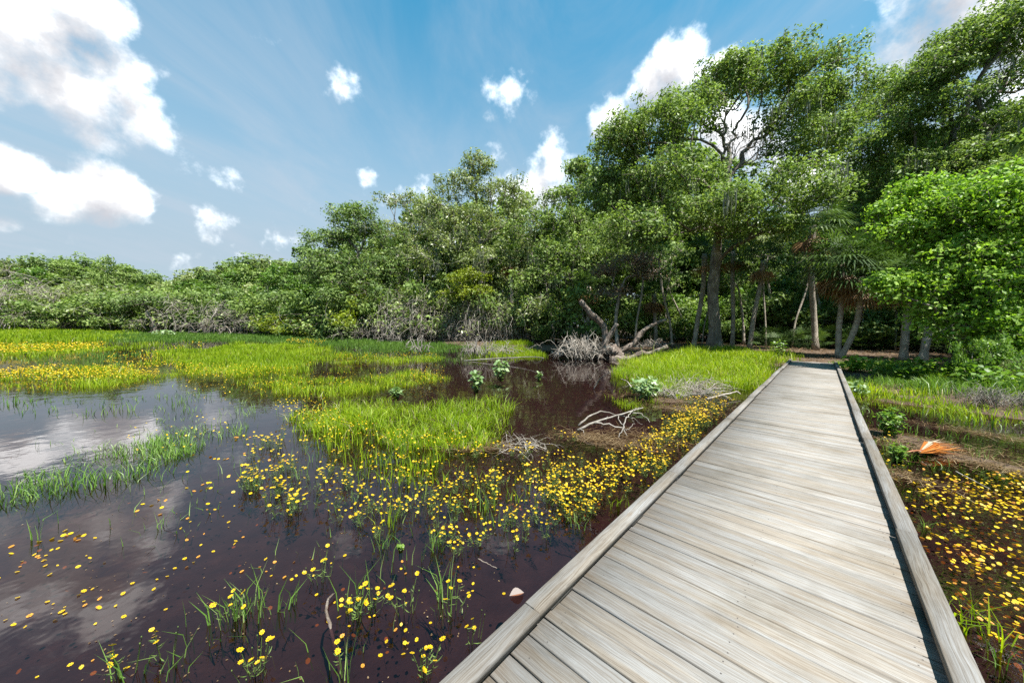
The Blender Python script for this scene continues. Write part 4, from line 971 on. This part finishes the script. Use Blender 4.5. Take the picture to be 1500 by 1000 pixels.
def small_head(mb, c, r, rs, m=0):
    n = unit(rs.normal(size=3) * .35 + (0, 0, 1)); e1 = unit(np.cross(n, (1, .2, 0))); e2 = np.cross(n, e1); a0 = rs.uniform(0, 6.28)
    th = a0 + np.arange(6) * math.pi / 3; ring = c + (np.cos(th)[:, None] * e1 + np.sin(th)[:, None] * e2) * r
    mb.add(ring, [[0, 1, 2, 3], [0, 3, 4, 5]], None, m=m)

HEADS = []
for k in range(3):
    mb = MB(); head(mb, np.zeros(3), (0, 0, 1), .0185, np.random.default_rng(200 + k), cup=(.05, .22, .4)[k])
    HEADS.append(mb.mesh('flower', [M['petal'], M['disc']]))
PLANTS = []
for k in range(7):
    rs = np.random.default_rng(300 + k); root = empty('marigold_plant', (0, -300, 0)); tag(root, 'x', 'flower')
    sb = MB(); nh = (2, 3, 4, 5, 6, 3, 8)[k]; spots = []
    for j in range(nh):
        a = rs.uniform(0, 6.28); q = np.array([math.cos(a), math.sin(a), 0]) * rs.uniform(.03, .13); t = q + (0, 0, rs.uniform(.10, .24))
        V, Q, T = tube(smooth_path([q * .25 - (0, 0, .12), q * .5 + (0, 0, .02), t], 5), [.0028, .0024, .0022, .002, .0016], 3, False); sb.add(V, Q, T); spots.append(t)
        for _ in range(3):
            c = q * .5 + (t - q * .5) * rs.uniform(.1, .8); d = unit(rs.normal(size=3) * (1, 1, .3)); w = unit(np.cross(d, (0, 0, 1))) * .004; l = rs.uniform(.03, .07)
            sb.add([c, c + d * l * .5 + w, c + d * l + (0, 0, .01), c + d * l * .5 - w], [[0, 1, 2, 3]])
    for j in range(int(nh * .8)):                      # unopened buds
        a = rs.uniform(0, 6.28); q = np.array([math.cos(a), math.sin(a), 0]) * rs.uniform(.03, .13); t = q + (0, 0, rs.uniform(.06, .2))
        V, Q, T = tube([q * .4 - (0, 0, .1), q * .7, t, t + (0, 0, .006), t + (0, 0, .012)], [.002, .002, .0016, .005, .002], 4, True); sb.add(V, Q, T)
    obj('stems', sb.mesh('stems', M['stem']), root)
    for t in spots:
        o = obj('flower', HEADS[rs.integers(0, 3)], root, t); o.rotation_euler = (rs.normal(0, .35), rs.normal(0, .35), rs.uniform(0, 6.28)); s = rs.uniform(.8, 1.15); o.scale = (s, s, s)
    PLANTS.append(root)
def plant(k, p, label, group, s=1.0):
    src = PLANTS[k]; rz = rng.uniform(0, 6.28); loc = (p[0], p[1], 0.0)
    if id(src) in USED: return copy_tree(src, loc, rz, s, label, group)
    USED.add(id(src)); src.location = loc; src.rotation_euler = (0, 0, rz); src.scale = (s, s, s); src['label'] = label
    if group: src['group'] = group
    return src
rs = np.random.default_rng(401)
def scatter(poly_px, n, r=None, soft=.25):
    r = r or rs; poly = np.array([at(x, y)[:2] for x, y in poly_px]); lo, hi = poly.min(0), poly.max(0); out_ = []
    px = np.array(poly_px, float); a, b = px.min(0), px.max(0)
    while len(out_) < n:                                # even over the picture rather than over the ground, so near plants are fewer
        c = r.uniform(a, b); q = at(c[0], c[1])[:2]
        if poly_sdf(q[None], poly)[0] > -.05 and len(clear_deck(q[None], .12)): out_.append(q)
    return np.array(out_)
for (px, py, k, s, lb) in [(378, 985, 6, .95, 'near marigold plant in open water at the bottom edge'), (345, 905, 4, 1.0, 'marigold plant growing in the near grass tuft'), (520, 905, 6, 1.0, 'marigold plant beside the crooked sunken stick'), (548, 890, 4, 1.0, 'marigold plant right of the one beside the sunken stick'),
                           (592, 895, 3, 1.0, 'upright marigold plant between the stick and the grass tuft'), (663, 900, 3, 1.0, 'marigold plant at the foot of the tall green sedge'), (622, 985, 4, 1.0, 'marigold plant next to the boardwalk at the bottom edge'), (470, 850, 3, 1.0, 'small marigold plant above the sunken stick'),
                           (505, 985, 0, 1.0, 'marigold with two flowers at the bottom of the sunken stick'), (700, 800, 4, .9, 'marigold plant just off the dead leaf by the kerb'), (690, 940, 1, .9, 'few flowered marigold close to the near left kerb'), (455, 745, 5, 1, 'lone marigold plant left of the flower drift'), (180, 985, 1, 1.0, 'marigold plant beside the sedge at the lower left'), (240, 960, 1, .9, 'marigold plant in the small sedge at the lower left')]:
    plant(k, at(px, py), lb, None, s)
for q in scatter([(360, 655), (420, 640), (440, 760), (400, 755), (368, 720)], 40): plant(rs.integers(0, 7), q, 'marigold plant in the left part of the flower drift', 'marigolds in the left of the drift', rs.uniform(.8, 1.1))
for q in scatter([(440, 650), (560, 650), (700, 660), (840, 640), (850, 720), (820, 800), (690, 815), (560, 800), (450, 740)], 125): plant(rs.integers(0, 7), q, 'marigold plant in the middle flower drift among thin grass', 'marigolds in the middle drift', rs.uniform(.65, 1.05))
for q in scatter([(840, 765), (955, 712), (1022, 645), (1088, 584), (1000, 588), (955, 640), (870, 680), (770, 700)], 150): plant(rs.integers(0, 7), q, 'marigold plant growing along the left kerb of the boardwalk', 'marigolds along the left kerb', rs.uniform(.6, 1.0))
for q in scatter([(985, 600), (1065, 582), (1075, 590), (1000, 650), (970, 650)], 60): plant(rs.integers(2, 7), q, 'marigold plant in the thick yellow stand below the grassy bank', 'marigolds below the bank', rs.uniform(.9, 1.25))
for q in scatter([(1265, 600), (1310, 660), (1330, 720), (1290, 690)], 8): plant(rs.integers(0, 3), q, 'marigold plant against the right kerb of the boardwalk', 'marigolds along the right kerb', .8)

# floating blooms: the 300 that show largest as things, the rest as one drift
FL = []
for k in range(4):
    mb = MB(); head(mb, np.zeros(3), (0, 0, 1), .016, np.random.default_rng(500 + k), m=0, cup=.05)
    FL.append(mb.mesh('floating_bloom', [M['petal'] if k < 3 else M['petal_old'], M['disc']]))
spots = []
for poly, n, lb, gp, fade in [([(0, 790), (130, 800), (240, 930), (120, 1000), (0, 1000)], 52, 'yellow bloom afloat on dark water at the lower left', 'blooms afloat at the lower left', .1),
                      ([(60, 760), (260, 720), (420, 800), (330, 890), (150, 860)], 46, 'yellow bloom afloat on cloud reflecting water at mid left', 'blooms afloat at mid left', .35),
                      ([(250, 640), (380, 640), (450, 800), (330, 800)], 60, 'small bloom afloat left of the flower drift', 'blooms afloat left of the drift', .35),
                      ([(420, 780), (700, 800), (720, 900), (600, 960), (420, 880)], 46, 'bloom afloat among the near sedges and stick', 'blooms afloat among the near sedges', .3),
                      ([(1300, 690), (1500, 680), (1560, 980), (1470, 960), (1400, 850), (1330, 760)], 250, 'bloom afloat on the water right of the boardwalk', 'blooms afloat right of the boardwalk', .4),
                      ([(840, 700), (980, 640), (960, 660), (860, 740), (800, 760), (700, 720), (600, 700), (640, 660)], 90, 'bloom afloat on dark water by the left kerb', 'blooms afloat by the left kerb', .3)]:
    cl = scatter(poly, max(6, n // 5))
    for i in range(n):
        q = cl[rs.integers(0, len(cl))] + rs.normal(size=2) * .11 if rs.random() < .82 else scatter(poly, 1)[0]
        if len(clear_deck(q[None], .04)): spots.append((np.hypot(*q), q, lb, gp, fade))
spots.sort(key=lambda t: t[0])
mb = MB()
for i, (d, q, lb, gp, fade) in enumerate(spots):
    old = rs.random() < fade; s = rs.uniform(.5, 1.15)
    if i < 300:
        o = obj('floating_bloom', FL[3 if old else rs.integers(0, 3)], None, (q[0], q[1], .006)); o.rotation_euler = (rs.normal(0, .25), rs.normal(0, .25), rs.uniform(0, 6.28)); o.scale = (s, s * rs.uniform(.7, 1), s)
        tag(o, lb, 'flower', gp)
    else: small_head(mb, np.array([q[0], q[1], .006]), .02, rs, 1 if old else 0)
# the many further blooms over the meadows, and faded ones under the water
def drift(poly, n, z0, z1, r=.022, m=0):
    P = scatter2(poly, n)
    for q in P: small_head(mb, np.array([q[0], q[1], rs.uniform(z0, z1)]), max(r, np.hypot(*q) * .00095) * rs.uniform(.7, 1.2), rs, m)
def scatter2(poly_px, n):
    px = np.array(poly_px, float); a, b = px.min(0), px.max(0); out_ = []
    poly = px
    c = rs.uniform(a, b, (n * 4, 2)); c = c[poly_sdf(c, poly) > 0][:n]
    return clear_deck(np.array([at(x, y)[:2] for x, y in c]), .08) if len(c) else []
for poly, n, z0, z1 in [([(-100, 512), (60, 508), (155, 506), (158, 514), (60, 522), (-100, 526)], 1500, .22, .42), ([(0, 548), (60, 542), (230, 545), (235, 558), (120, 562), (0, 560)], 1700, .1, .32), ([(270, 504), (310, 502), (300, 512), (240, 520)], 60, .2, .4), ([(160, 520), (240, 515), (230, 545), (150, 535)], 260, .1, .25),
                        ([(210, 535), (300, 540), (420, 545), (470, 535), (420, 556), (300, 562)], 700, .12, .36), ([(420, 500), (478, 502), (470, 508), (420, 506)], 160, .25, .45), ([(490, 522), (640, 520), (640, 530), (490, 534)], 420, .15, .34), ([(600, 548), (652, 545), (652, 566), (600, 570)], 260, .12, .34),
                        ([(440, 552), (600, 552), (600, 570), (380, 580), (350, 570)], 360, .08, .28), ([(410, 590), (480, 600), (560, 650), (480, 650), (400, 610)], 300, .1, .36), ([(560, 640), (700, 650), (740, 640), (700, 665), (560, 665)], 90, .08, .25), ([(715, 510), (770, 512), (765, 522), (715, 524)], 70, .2, .4),
                        ([(180, 640), (330, 612), (335, 640), (200, 690)], 60, .08, .28), ([(380, 566), (450, 552), (460, 562), (380, 580)], 50, .05, .15), ([(260, 570), (330, 560), (400, 560), (370, 580), (280, 590)], 60, .05, .25), ([(920, 680), (1010, 625), (1080, 590), (1010, 600), (960, 640)], 420, .02, .2), ([(840, 760), (1000, 660), (1060, 600), (960, 640), (860, 690), (760, 710)], 420, .01, .16), ([(430, 660), (560, 650), (700, 665), (840, 650), (840, 740), (700, 790), (480, 740)], 260, .01, .18), ([(1330, 700), (1500, 690), (1500, 760), (1360, 740)], 260, .004, .02), ([(1320, 720), (1500, 700), (1500, 900), (1420, 860)], 160, .004, .01)]:
    drift(poly, n, z0, z1, .015)
for poly, n in [([(0, 780), (300, 650), (450, 700), (700, 700), (840, 760), (640, 990), (0, 1000)], 40), ([(1310, 720), (1500, 700), (1500, 990), (1440, 940)], 200), ([(700, 720), (960, 640), (900, 720), (840, 780)], 90)]:
    drift(poly, n, -.05, -.015, .015, 1)
tag(obj('marigold_drift', mb.mesh('marigold_drift', [M['petal'], M['petal_old']])), None, None, None, 'stuff')

# ------------------------------------------------------------------ near sedge tufts, each on its own
def tuft(px, py, n, h, spread, lean, label, matn='grassblue', seed=0, group=None, w=.008):
    r = np.random.default_rng(700 + seed); p = at(px, py); q = r.normal(size=(n, 2)) * spread
    P = np.column_stack([q, np.full(n, -.15)]); hh = h * r.uniform(.45, 1.1, n) + .15
    V, Q, T, A = blades(P, hh, np.full(n, w) * r.uniform(.6, 1.3, n), lean, r, np.clip(r.normal(.55, .2, n), 0, 1))
    return tag(obj('sedge_tuft', mesh('sedge_tuft', V, Q, T, M[matn], A), None, (p[0], p[1], 0)), label, 'grass tuft', group)
for i, t in enumerate([(350, 905, 46, .34, .10, .5, 'bushy sedge tuft holding yellow flowers in near open water'), (418, 890, 10, .26, .06, .6, 'thin sedge just right of the bushy flowering tuft'), (522, 885, 14, .36, .05, .4, 'upright sedge tuft above the crooked sunken stick'), (640, 800, 24, .30, .05, .55, 'fan shaped sedge tuft in front of the flower drift'),
                       (652, 885, 16, .42, .05, .55, 'tall open sedge tuft near the kerb and dead leaf'), (505, 1000, 9, .42, .04, .4, 'tall sedge cut by the bottom edge beside the stick'), (250, 975, 9, .22, .04, .4, 'short sedge at the bottom left of the flowering tuft'), (178, 990, 12, .26, .05, .5, 'short sedge with a flower at the lower left'), (570, 770, 16, .38, .04, .3, 'slender sedge among the middle flower drift'),
                       (590, 660, 30, .42, .08, .4, 'dense sedge tuft in front of the pool grass'), (740, 770, 16, .28, .06, .5, 'sedge tuft between flower drift and kerb'), (845, 770, 14, .24, .08, .5, 'sedge tuft close under the left kerb'), (905, 740, 8, .24, .05, .4, 'single broad sedge rising beside the left kerb'),
                       (75, 712, 20, .28, .10, 1.0, 'bent sedge tuft leaning over its reflection at far left'), (10, 730, 22, .36, .08, .6, 'sedge tuft cut by the left edge of the view'), (200, 700, 26, .26, .14, .9, 'sprawling sedge tuft with bent blades at mid left'), (55, 790, 6, .26, .02, .3, 'single pale sedge stem in open water at left'), (235, 775, 6, .22, .03, .5, 'few stemmed sedge below the sprawling tuft'), (150, 600, 10, .30, .12, .4, 'dark sedge standing in the bright sky reflection'), (1440, 930, 20, .36, .08, .9, 'long bladed sedge leaning beside the right kerb'), (1405, 900, 8, .22, .04, .8, 'short broad sedge touching the right kerb'), (1475, 985, 9, .3, .05, .6, 'sedge at the lower right corner of the view'), (1352, 770, 8, .2, .03, .5, 'small sedge against the middle of the right kerb'),
                       (955, 590, 40, .3, .14, .6, 'bright grass clump at the water edge below the bank'), (1440, 672, 12, .22, .05, .5, 'upright green clump on the straw mat at right'), (560, 800, 14, .3, .05, .5, 'loose sedge at the near edge of the flower drift'), (440, 700, 14, .32, .06, .4, 'sedge tuft in the left of the flower drift'), (700, 745, 18, .34, .08, .5, 'sedge tuft deep in the middle flower drift')]):
    tuft(*t, seed=i, matn='grass' if 'bright' in t[6] or 'slender' in t[6] or 'broad' in t[6] or 'long' in t[6] else 'grassblue', w=.012 if ('broad' in t[6] or 'long' in t[6]) else .0085)

def broad_clump(px, py, wpx, hpx, n, leaf, label, seed, name='water_plant', matn='pale'):
    p = at(px, py); d = depth_of(p); r = np.random.default_rng(seed); rw, h = wpx / 2 * d / F, hpx * d / F
    base = np.array([p[0], p[1], max(0, gz(p)) - .02]); root = empty(name, base); tag(root, label, 'plant')
    c = unit(r.normal(size=(n, 3))) * (r.random(n) ** .4)[:, None] * np.array([rw, rw, h * .5]) + (0, 0, h * .52)
    V, Q, A = leaves(c, leaf, r.random(n), r, 1.3, .8); obj('foliage', mesh('foliage', V, Q, None, M[matn], A), root)
    sb = MB()
    for q in c[:: max(1, n // 40)]:
        V, Q, T = tube([(q[0] * .3, q[1] * .3, -.1), (q[0] * .6, q[1] * .6, q[2] * .5), q], [.006, .005, .003], 3, False); sb.add(V, Q, T)
    obj('stems', sb.mesh('stems', M['stem']), root)
broad_clump(580, 580, 20, 14, 60, .14, 'small pale leaved water plant before the pool grass', 801)
broad_clump(697, 572, 18, 30, 90, .16, 'tall pale leaved water plant left of its round neighbour', 802)
broad_clump(733, 554, 26, 28, 130, .17, 'round pale leaved water plant in front of the island', 803)
broad_clump(789, 555, 10, 12, 30, .13, 'tiny pale water plant alone in the dark pool', 804)
broad_clump(945, 583, 44, 32, 220, .14, 'pale leafy weed clump at the left end of the bank', 805)
broad_clump(410, 493, 16, 14, 90, .3, 'pale weed clump in the far marsh near the grey shrubs', 806)
broad_clump(240, 491, 26, 8, 130, .3, 'low pale weed patch in the far marsh by the leaning tree', 807)
broad_clump(1255, 580, 26, 24, 160, .09, 'whitish leaved weed beside the far right kerb', 808)
broad_clump(1302, 640, 32, 44, 260, .07, 'leafy weed growing up along the right kerb', 809, matn='weed')
broad_clump(1315, 675, 22, 30, 140, .06, 'smaller leafy weed below the first along the right kerb', 810, matn='weed')
broad_clump(587, 803, 9, 9, 70, .03, 'feathery green water plant near the fan shaped sedge', 811, matn='weed')
for i_, (x_, y_, w_, h_, lb_) in enumerate([(1252, 552, 34, 26, 'leafy bank weed nearest the boardwalk end on the right'), (1292, 560, 46, 30, 'leafy bank weed right of the whitish leaved one'), (1335, 566, 50, 34, 'wide leafy bank weed below the shaggy palm'), (1385, 572, 56, 40, 'wide leafy bank weed below the thick leaning palm'), (1432, 582, 54, 40, 'leafy bank weed above the bleached reed heap'), (1486, 592, 60, 48, 'leafy bank weed at the right edge of the view')]):
    broad_clump(x_, y_, w_, h_, 240, .12 if i_ % 2 else .16, lb_, 820 + i_, 'bank_weed', 'weed' if i_ % 3 else 'bright')
broad_clump(1140, 530, 26, 26, 200, .12, 'leafy weed where the bank meets the boardwalk end', 812, matn='weed')

# ------------------------------------------------------------------ dead wood
def log(root, name, pts, rad, seed, sides=14, matn='log', n=22):
    r = np.random.default_rng(seed); p = smooth_path(pts, n); rr = np.interp(np.linspace(0, 1, n), np.linspace(0, 1, len(rad)), rad) * (1 + .10 * r.normal(size=n))
    V, Q, T = tube(p, rr, sides); k = n * sides
    V[:k] += r.normal(size=(k, 3)) * rr.repeat(sides)[:, None] * .09
    return obj(name, MB().add(V, Q, T).mesh(name, M[matn], True), root)
fb = W(893, 524, 22.5); fb[2] = 0
fallen = empty('fallen_tree', fb); tag(fallen, 'fallen grey tree with broken upturned limbs at the water edge', 'dead tree')
def fp(*a): return W(*a) - fb
log(fallen, 'broken_trunk', [fp(889, 528, 22.6), fp(887, 500, 22.6), fp(884, 478, 22.6), fp(868, 462, 22.4), fp(850, 441, 22.2)], [.27, .22, .20, .21, .17], 1)
log(fallen, 'limb', [fp(878, 526, 22.2), fp(890, 498, 22.2), fp(904, 474, 22)], [.19, .17, .13], 2)
log(fallen, 'limb', [fp(890, 522, 23), fp(925, 505, 23), fp(942, 485, 23.2), fp(960, 474, 23.4), fp(976, 468, 23.5)], [.22, .17, .15, .12, .08], 3)
log(fallen, 'limb', [fp(893, 526, 22), fp(920, 526, 21.6), fp(940, 517, 21.4), fp(950, 518, 21.3), fp(978, 507, 21)], [.24, .19, .16, .13, .13], 4)
log(fallen, 'root_mass', [fp(884, 512, 22.4), fp(900, 515, 22.2), fp(912, 528, 22)], [.36, .42, .3], 5)
rs = np.random.default_rng(900)
def brush(name, label, c, rw, h, n, rad, matn, seed, arc=.6, parent=None):
    """heap of bent dead twigs"""
    r = np.random.default_rng(seed); mb_ = MB()
    for _ in range(n):
        a = r.uniform(0, 6.28); s = np.array([r.normal(0, .35) * rw, r.normal(0, .35) * rw, r.uniform(-.05, .3) * h]); l = r.uniform(.5, 1.2) * rw
        d = np.array([math.cos(a), math.sin(a), 0]); e = s + d * l + (0, 0, r.uniform(-.2, .5) * h); mid = (s + e) / 2 + (0, 0, arc * h * r.uniform(.3, 1.1))
        mid += r.normal(size=3) * .1 * rw
        k = 7; p = smooth_path([s, mid, e], k); R0 = rad * r.uniform(.5, 1.3)
        V, Q, T = tube(p, np.linspace(R0, R0 * .35, k), 4, True); mb_.add(V, Q, T)
        for _j in range(2):
            i = r.integers(2, k - 1); d2 = unit(p[i] - p[i - 1]) + r.normal(size=3) * .6; q = p[i] + d2 * l * r.uniform(.15, .4)
            V, Q, T = tube([p[i], (p[i] + q) / 2 + (0, 0, .05 * l), q], [R0 * .6, R0 * .45, R0 * .2], 3, False); mb_.add(V, Q, T)
    return tag(obj(name, mb_.mesh(name, M[matn], True), None, c), label, 'dead branches')
def gp(px, py, z=0.0): p = at(px, py); p[2] = max(z, gz(p)); return p
brush('brush_pile', 'heap of bleached dead twigs left of the fallen tree', gp(850, 525), 1.5, 1.5, 120, .024, 'twig', 901)
brush('brush_pile', 'small dead twigs under the right limb of the fallen tree', gp(955, 516), 1.3, .8, 40, .022, 'twig', 902)
brush('brush_pile', 'looping white dead branches left of the grassy island', gp(702, 526), .9, .9, 30, .024, 'whitetwig', 903, 1.1)
brush('brush_pile', 'white dead twigs lying across the grassy island', gp(742, 518), 1.7, .6, 30, .02, 'whitetwig', 904, .8)
brush('brush_pile', 'small white hoop of dead branches in the shaded far grass', gp(615, 517), .8, .8, 14, .03, 'whitetwig', 905, 1.2)
brush('brush_pile', 'small flat heap of dead twigs on drifted straw in the pool', gp(762, 655), .42, .16, 36, .006, 'twig', 906)
brush('brush_pile', 'bleached heap of dead reed stems on the right bank', gp(1440, 600), .5, .38, 90, .007, 'whitetwig', 907, 1.0)
brush('brush_pile', 'grey dead reed heap at the right end of the bank', gp(1500, 606), .45, .3, 50, .007, 'whitetwig', 908, 1.0)
brush('brush_pile', 'brown dead stems in front of the green bank', gp(1015, 575), .9, .35, 90, .010, 'twig', 909)
brush('brush_pile', 'drab dead stems beside the pale weed at the bank', gp(975, 580), .7, .3, 60, .010, 'twig', 910)
# bleached branch standing in the pool
bb = at(860, 632); branch = MB()
def zp(x, y, dd=0.0): return W(650 + x / 3.75, 550 + y / 3.75, depth_of(bb) + dd) - bb
for pts, r0 in [([(740, 275, 0), (790, 228, .1), (850, 200, .2), (910, 205, .3), (960, 222, .35)], .022), ([(735, 300, -.1), (800, 270, -.05), (850, 245, 0), (900, 226, .1), (960, 214, .15), (1020, 199, .25), (1095, 176, .4)], .027), ([(830, 262, -.05), (880, 262, -.1), (930, 274, -.15), (985, 292, -.2), (1012, 350, -.3)], .019),
                ([(985, 292, -.2), (998, 250, -.1), (1020, 214, .1), (1042, 190, .2)], .014), ([(1020, 199, .25), (1080, 209, .2), (1118, 234, .1), (1132, 258, 0)], .011), ([(960, 216, .15), (968, 255, .1), (1002, 300, .1)], .012), ([(960, 216, .15), (1030, 232, .3), (1092, 268, .45)], .012), ([(1002, 300, .1), (1042, 268, .3), (1034, 238, .3)], .009),
                ([(745, 290, -.1), (790, 325, -.2), (840, 345, -.3)], .010), ([(900, 226, .1), (880, 262, .2), (850, 300, .2)], .008), ([(1042, 190, .2), (1075, 172, .3)], .007), ([(985, 292, -.2), (960, 330, -.3), (915, 375, -.4)], .008)]:
    p = smooth_path([zp(*q) for q in pts], 12); p[1:-1] += rs.normal(size=(10, 3)) * .012
    V, Q, T = tube(p, np.linspace(r0, r0 * .35, 12), 6); branch.add(V, Q, T)
tag(obj('dead_branch', branch.mesh('dead_branch', M['whitetwig'], True), None, bb), 'bleached forked branch arching out of the dark pool', 'dead branches')
def stick(pts, r0, matn, label, name='stick', n=14):
    b = np.array(pts[0], float); p = smooth_path(np.array(pts) - b, n); p[1:-1] += rs.normal(size=(n - 2, 3)) * r0 * .3
    V, Q, T = tube(p, np.linspace(r0, r0 * .5, n), 7); return tag(obj(name, MB().add(V, Q, T).mesh(name, M[matn], True), None, b), label, 'stick')
stick([at(500, 1010, -.10), at(493, 960, -.06), at(484, 920, -.01), at(478, 898, .03), at(481, 878, .04), at(490, 869, .02)], .015, 'log', 'crooked half sunken stick in near water', 'sunken_stick')
stick([at(680, 510 + 18), at(760, 523, .3), at(795, 524, .4), at(788, 531, .1)], .03, 'whitetwig', 'thin bent pole lying off the right of the island')
stick([at(870, 570), at(878, 556, .35), at(893, 545, .7)], .02, 'whitetwig', 'pale curved stick rising from the pool below the fallen tree')
stick([at(930, 575, .1), at(920, 560, .35), at(910, 555, .5)], .02, 'twig', 'thin slanting stick beside the pale weed clump')
stick([at(700, 818), at(712, 824), at(728, 832)], .006, 'log', 'short brown stick afloat in the near flowers')
stick([at(1400, 690), at(1425, 703, .04), at(1450, 716, .02)], .008, 'twig', 'thin reed stick on the straw mat below the orange frond')
stick([at(1036, 584, .1), at(1075, 574, .15), at(1085, 577, .1)], .03, 'twig', 'short grey log half hidden where bank and kerb meet')
# orange dead palm frond on the mat
fpnt = gp(1343, 668, .06); fr = empty('dead_palm_frond', fpnt); tag(fr, 'orange dead palm fan lying on the straw mat right of the boardwalk', 'palm frond')
r = np.random.default_rng(950); fa, fb_ = MB(), MB()
toR = unit(at(1420, 668) - at(1343, 668)); toB = unit(at(1343, 640) - at(1343, 668))
for k in range(26):
    a = -.45 + 1.5 * k / 25; d = toR * math.cos(a) + toB * math.sin(a); l = r.uniform(.75, 1.0) * (1.0 if a < .6 else .85); h = .04 + .09 * max(0, math.sin(a * 1.1)) + r.uniform(0, .04); s = np.cross(d, (0, 0, 1)) * .018
    l *= r.uniform(.7, 1.05); m1 = d * l * .5 + (0, 0, h) + r.normal(size=3) * .012; t = d * l + (0, 0, h * r.uniform(-.2, 1.1)) + r.normal(size=3) * .03; b0 = d * .04
    top_ = fb_ if a > .55 and k % 3 else fa
    top_.add([b0, m1 - s, m1 + s, t], None, [[0, 1, 2], [1, 3, 2]], (r.random(), r.random(), .5))
M['frond'] = leaf_mat('orange_frond', (.30, .09, .015), (.46, .16, .03), (.58, .27, .07), tcol=(1, .8, .5)); M['frondpale'] = leaf_mat('bleached_frond', (.34, .24, .14), (.46, .36, .24), (.56, .48, .36), tcol=(1, .9, .7))
obj('leaflets', fa.mesh('leaflets', M['frond']), fr); tag(obj('leaflets', fb_.mesh('leaflets', M['frondpale']), fr), 'bleached upper leaflets')
V, Q, T = tube([-toR * .35 + (0, 0, -.03), -toR * .1 + (0, 0, .03), toR * .1 + (0, 0, .05)], [.012, .014, .01], 6); obj('stalk', MB().add(V, Q, T).mesh('stalk', M['deadleaf']), fr)
# curled dead leaf by the kerb
dl = at(757, 872); q = MB(); e = unit(at(775, 868) - dl); f = unit(np.cross(e, (0, 0, 1)))
n_ = 7
for i in range(n_ - 1):
    for (sgn, mi) in ((1, 0), (-1, 1)):
        x0, x1 = i / (n_ - 1), (i + 1) / (n_ - 1); w0, w1 = .04 * math.sin(math.pi * x0) + .001, .04 * math.sin(math.pi * x1) + .001
        q.add([e * (x0 - .5) * .12, e * (x1 - .5) * .12, e * (x1 - .5) * .12 + f * w1 * sgn + (0, 0, w1 * .6), e * (x0 - .5) * .12 + f * w0 * sgn + (0, 0, w0 * .6)], [[0, 1, 2, 3]], m=mi)
tag(obj('dead_leaf', q.mesh('dead_leaf', [M['deadleaf'], M['deadleafpale']]), None, dl + (0, 0, .012)), 'curled orange and white dead leaf afloat against the left kerb', 'leaf')

# straw over the mats and the forest floor: uncountable
rs = np.random.default_rng(960); mb = MB()
Ps = []
for c, a, b_, h in MATS:
    rr = np.hypot(*c); e1 = np.array([c[1], -c[0]]) / rr; e2 = c / rr; n = int(420 * a * b_ + 200); t = rs.normal(size=(n, 2)) * .6
    Ps.append(c + t[:, :1] * e1 * a + t[:, 1:] * e2 * b_)
P = clear_deck(np.concatenate(Ps)); n = len(P); z = np.maximum(ground_z(P), .0) + rs.uniform(.004, .03, n)
ang = rs.normal(.3, .9, n); l = rs.uniform(.08, .32, n); d = np.stack([np.cos(ang), np.sin(ang), rs.normal(0, .08, n)], 1) * (l * .5)[:, None]; s = np.stack([-np.sin(ang), np.cos(ang), np.zeros(n)], 1) * .0035
C0 = np.column_stack([P, z]); V = np.stack([C0 - d - s, C0 + d - s, C0 + d + s, C0 - d + s], 1).reshape(-1, 3)
tag(obj('dead_straw', mesh('dead_straw', V, np.arange(4 * n).reshape(n, 4), None, M['straw'], np.stack([rs.random(n), rs.random(n), rs.random(n)], 1).repeat(4, 0))), None, None, None, 'stuff')
# leaf litter under the trees
P = np.concatenate([np.stack([rs.uniform(-5, 45, 26000), rs.uniform(10, 50, 26000)], 1)]); z = ground_z(P); k = (z > .1) & (poly_sdf(P, LAND) > 2.0); P = P[k]; z = z[k]
P3 = np.column_stack([P, z + .03]); V, Q, A = leaves(P3, .16, rs.random(len(P3)), rs, 3.0, .6)
tag(obj('leaf_litter', mesh('leaf_litter', V, Q, None, M['straw'], A)), None, None, None, 'stuff')
# specks and shed petals riding on the water
P = np.concatenate([scatter2([(0, 640), (400, 620), (840, 700), (640, 1000), (0, 1000)], 700), scatter2([(700, 700), (980, 600), (900, 720), (840, 790)], 260), scatter2([(1300, 690), (1500, 680), (1500, 1000), (1440, 960)], 240)])
P = P[np.sin(P[:, 0] * 3.1 + P[:, 1]) * np.sin(P[:, 1] * 2.7 - P[:, 0] * .8) > rs.uniform(-.5, .6, len(P))]
V, Q, A = leaves(np.column_stack([P, np.full(len(P), .005)]), .014, rs.random(len(P)), rs, 30.0, .6); V[:, 2] = .004
tag(obj('floating_debris', mesh('floating_debris', V, Q, None, M['straw'], A)), None, None, None, 'stuff')
# any template that was never used must not stay behind
for src in FAR + list(BUSH.values()) + PLANTS:
    if id(src) not in USED:
        for c in list(src.children): bpy.data.objects.remove(c)
        bpy.data.objects.remove(src)
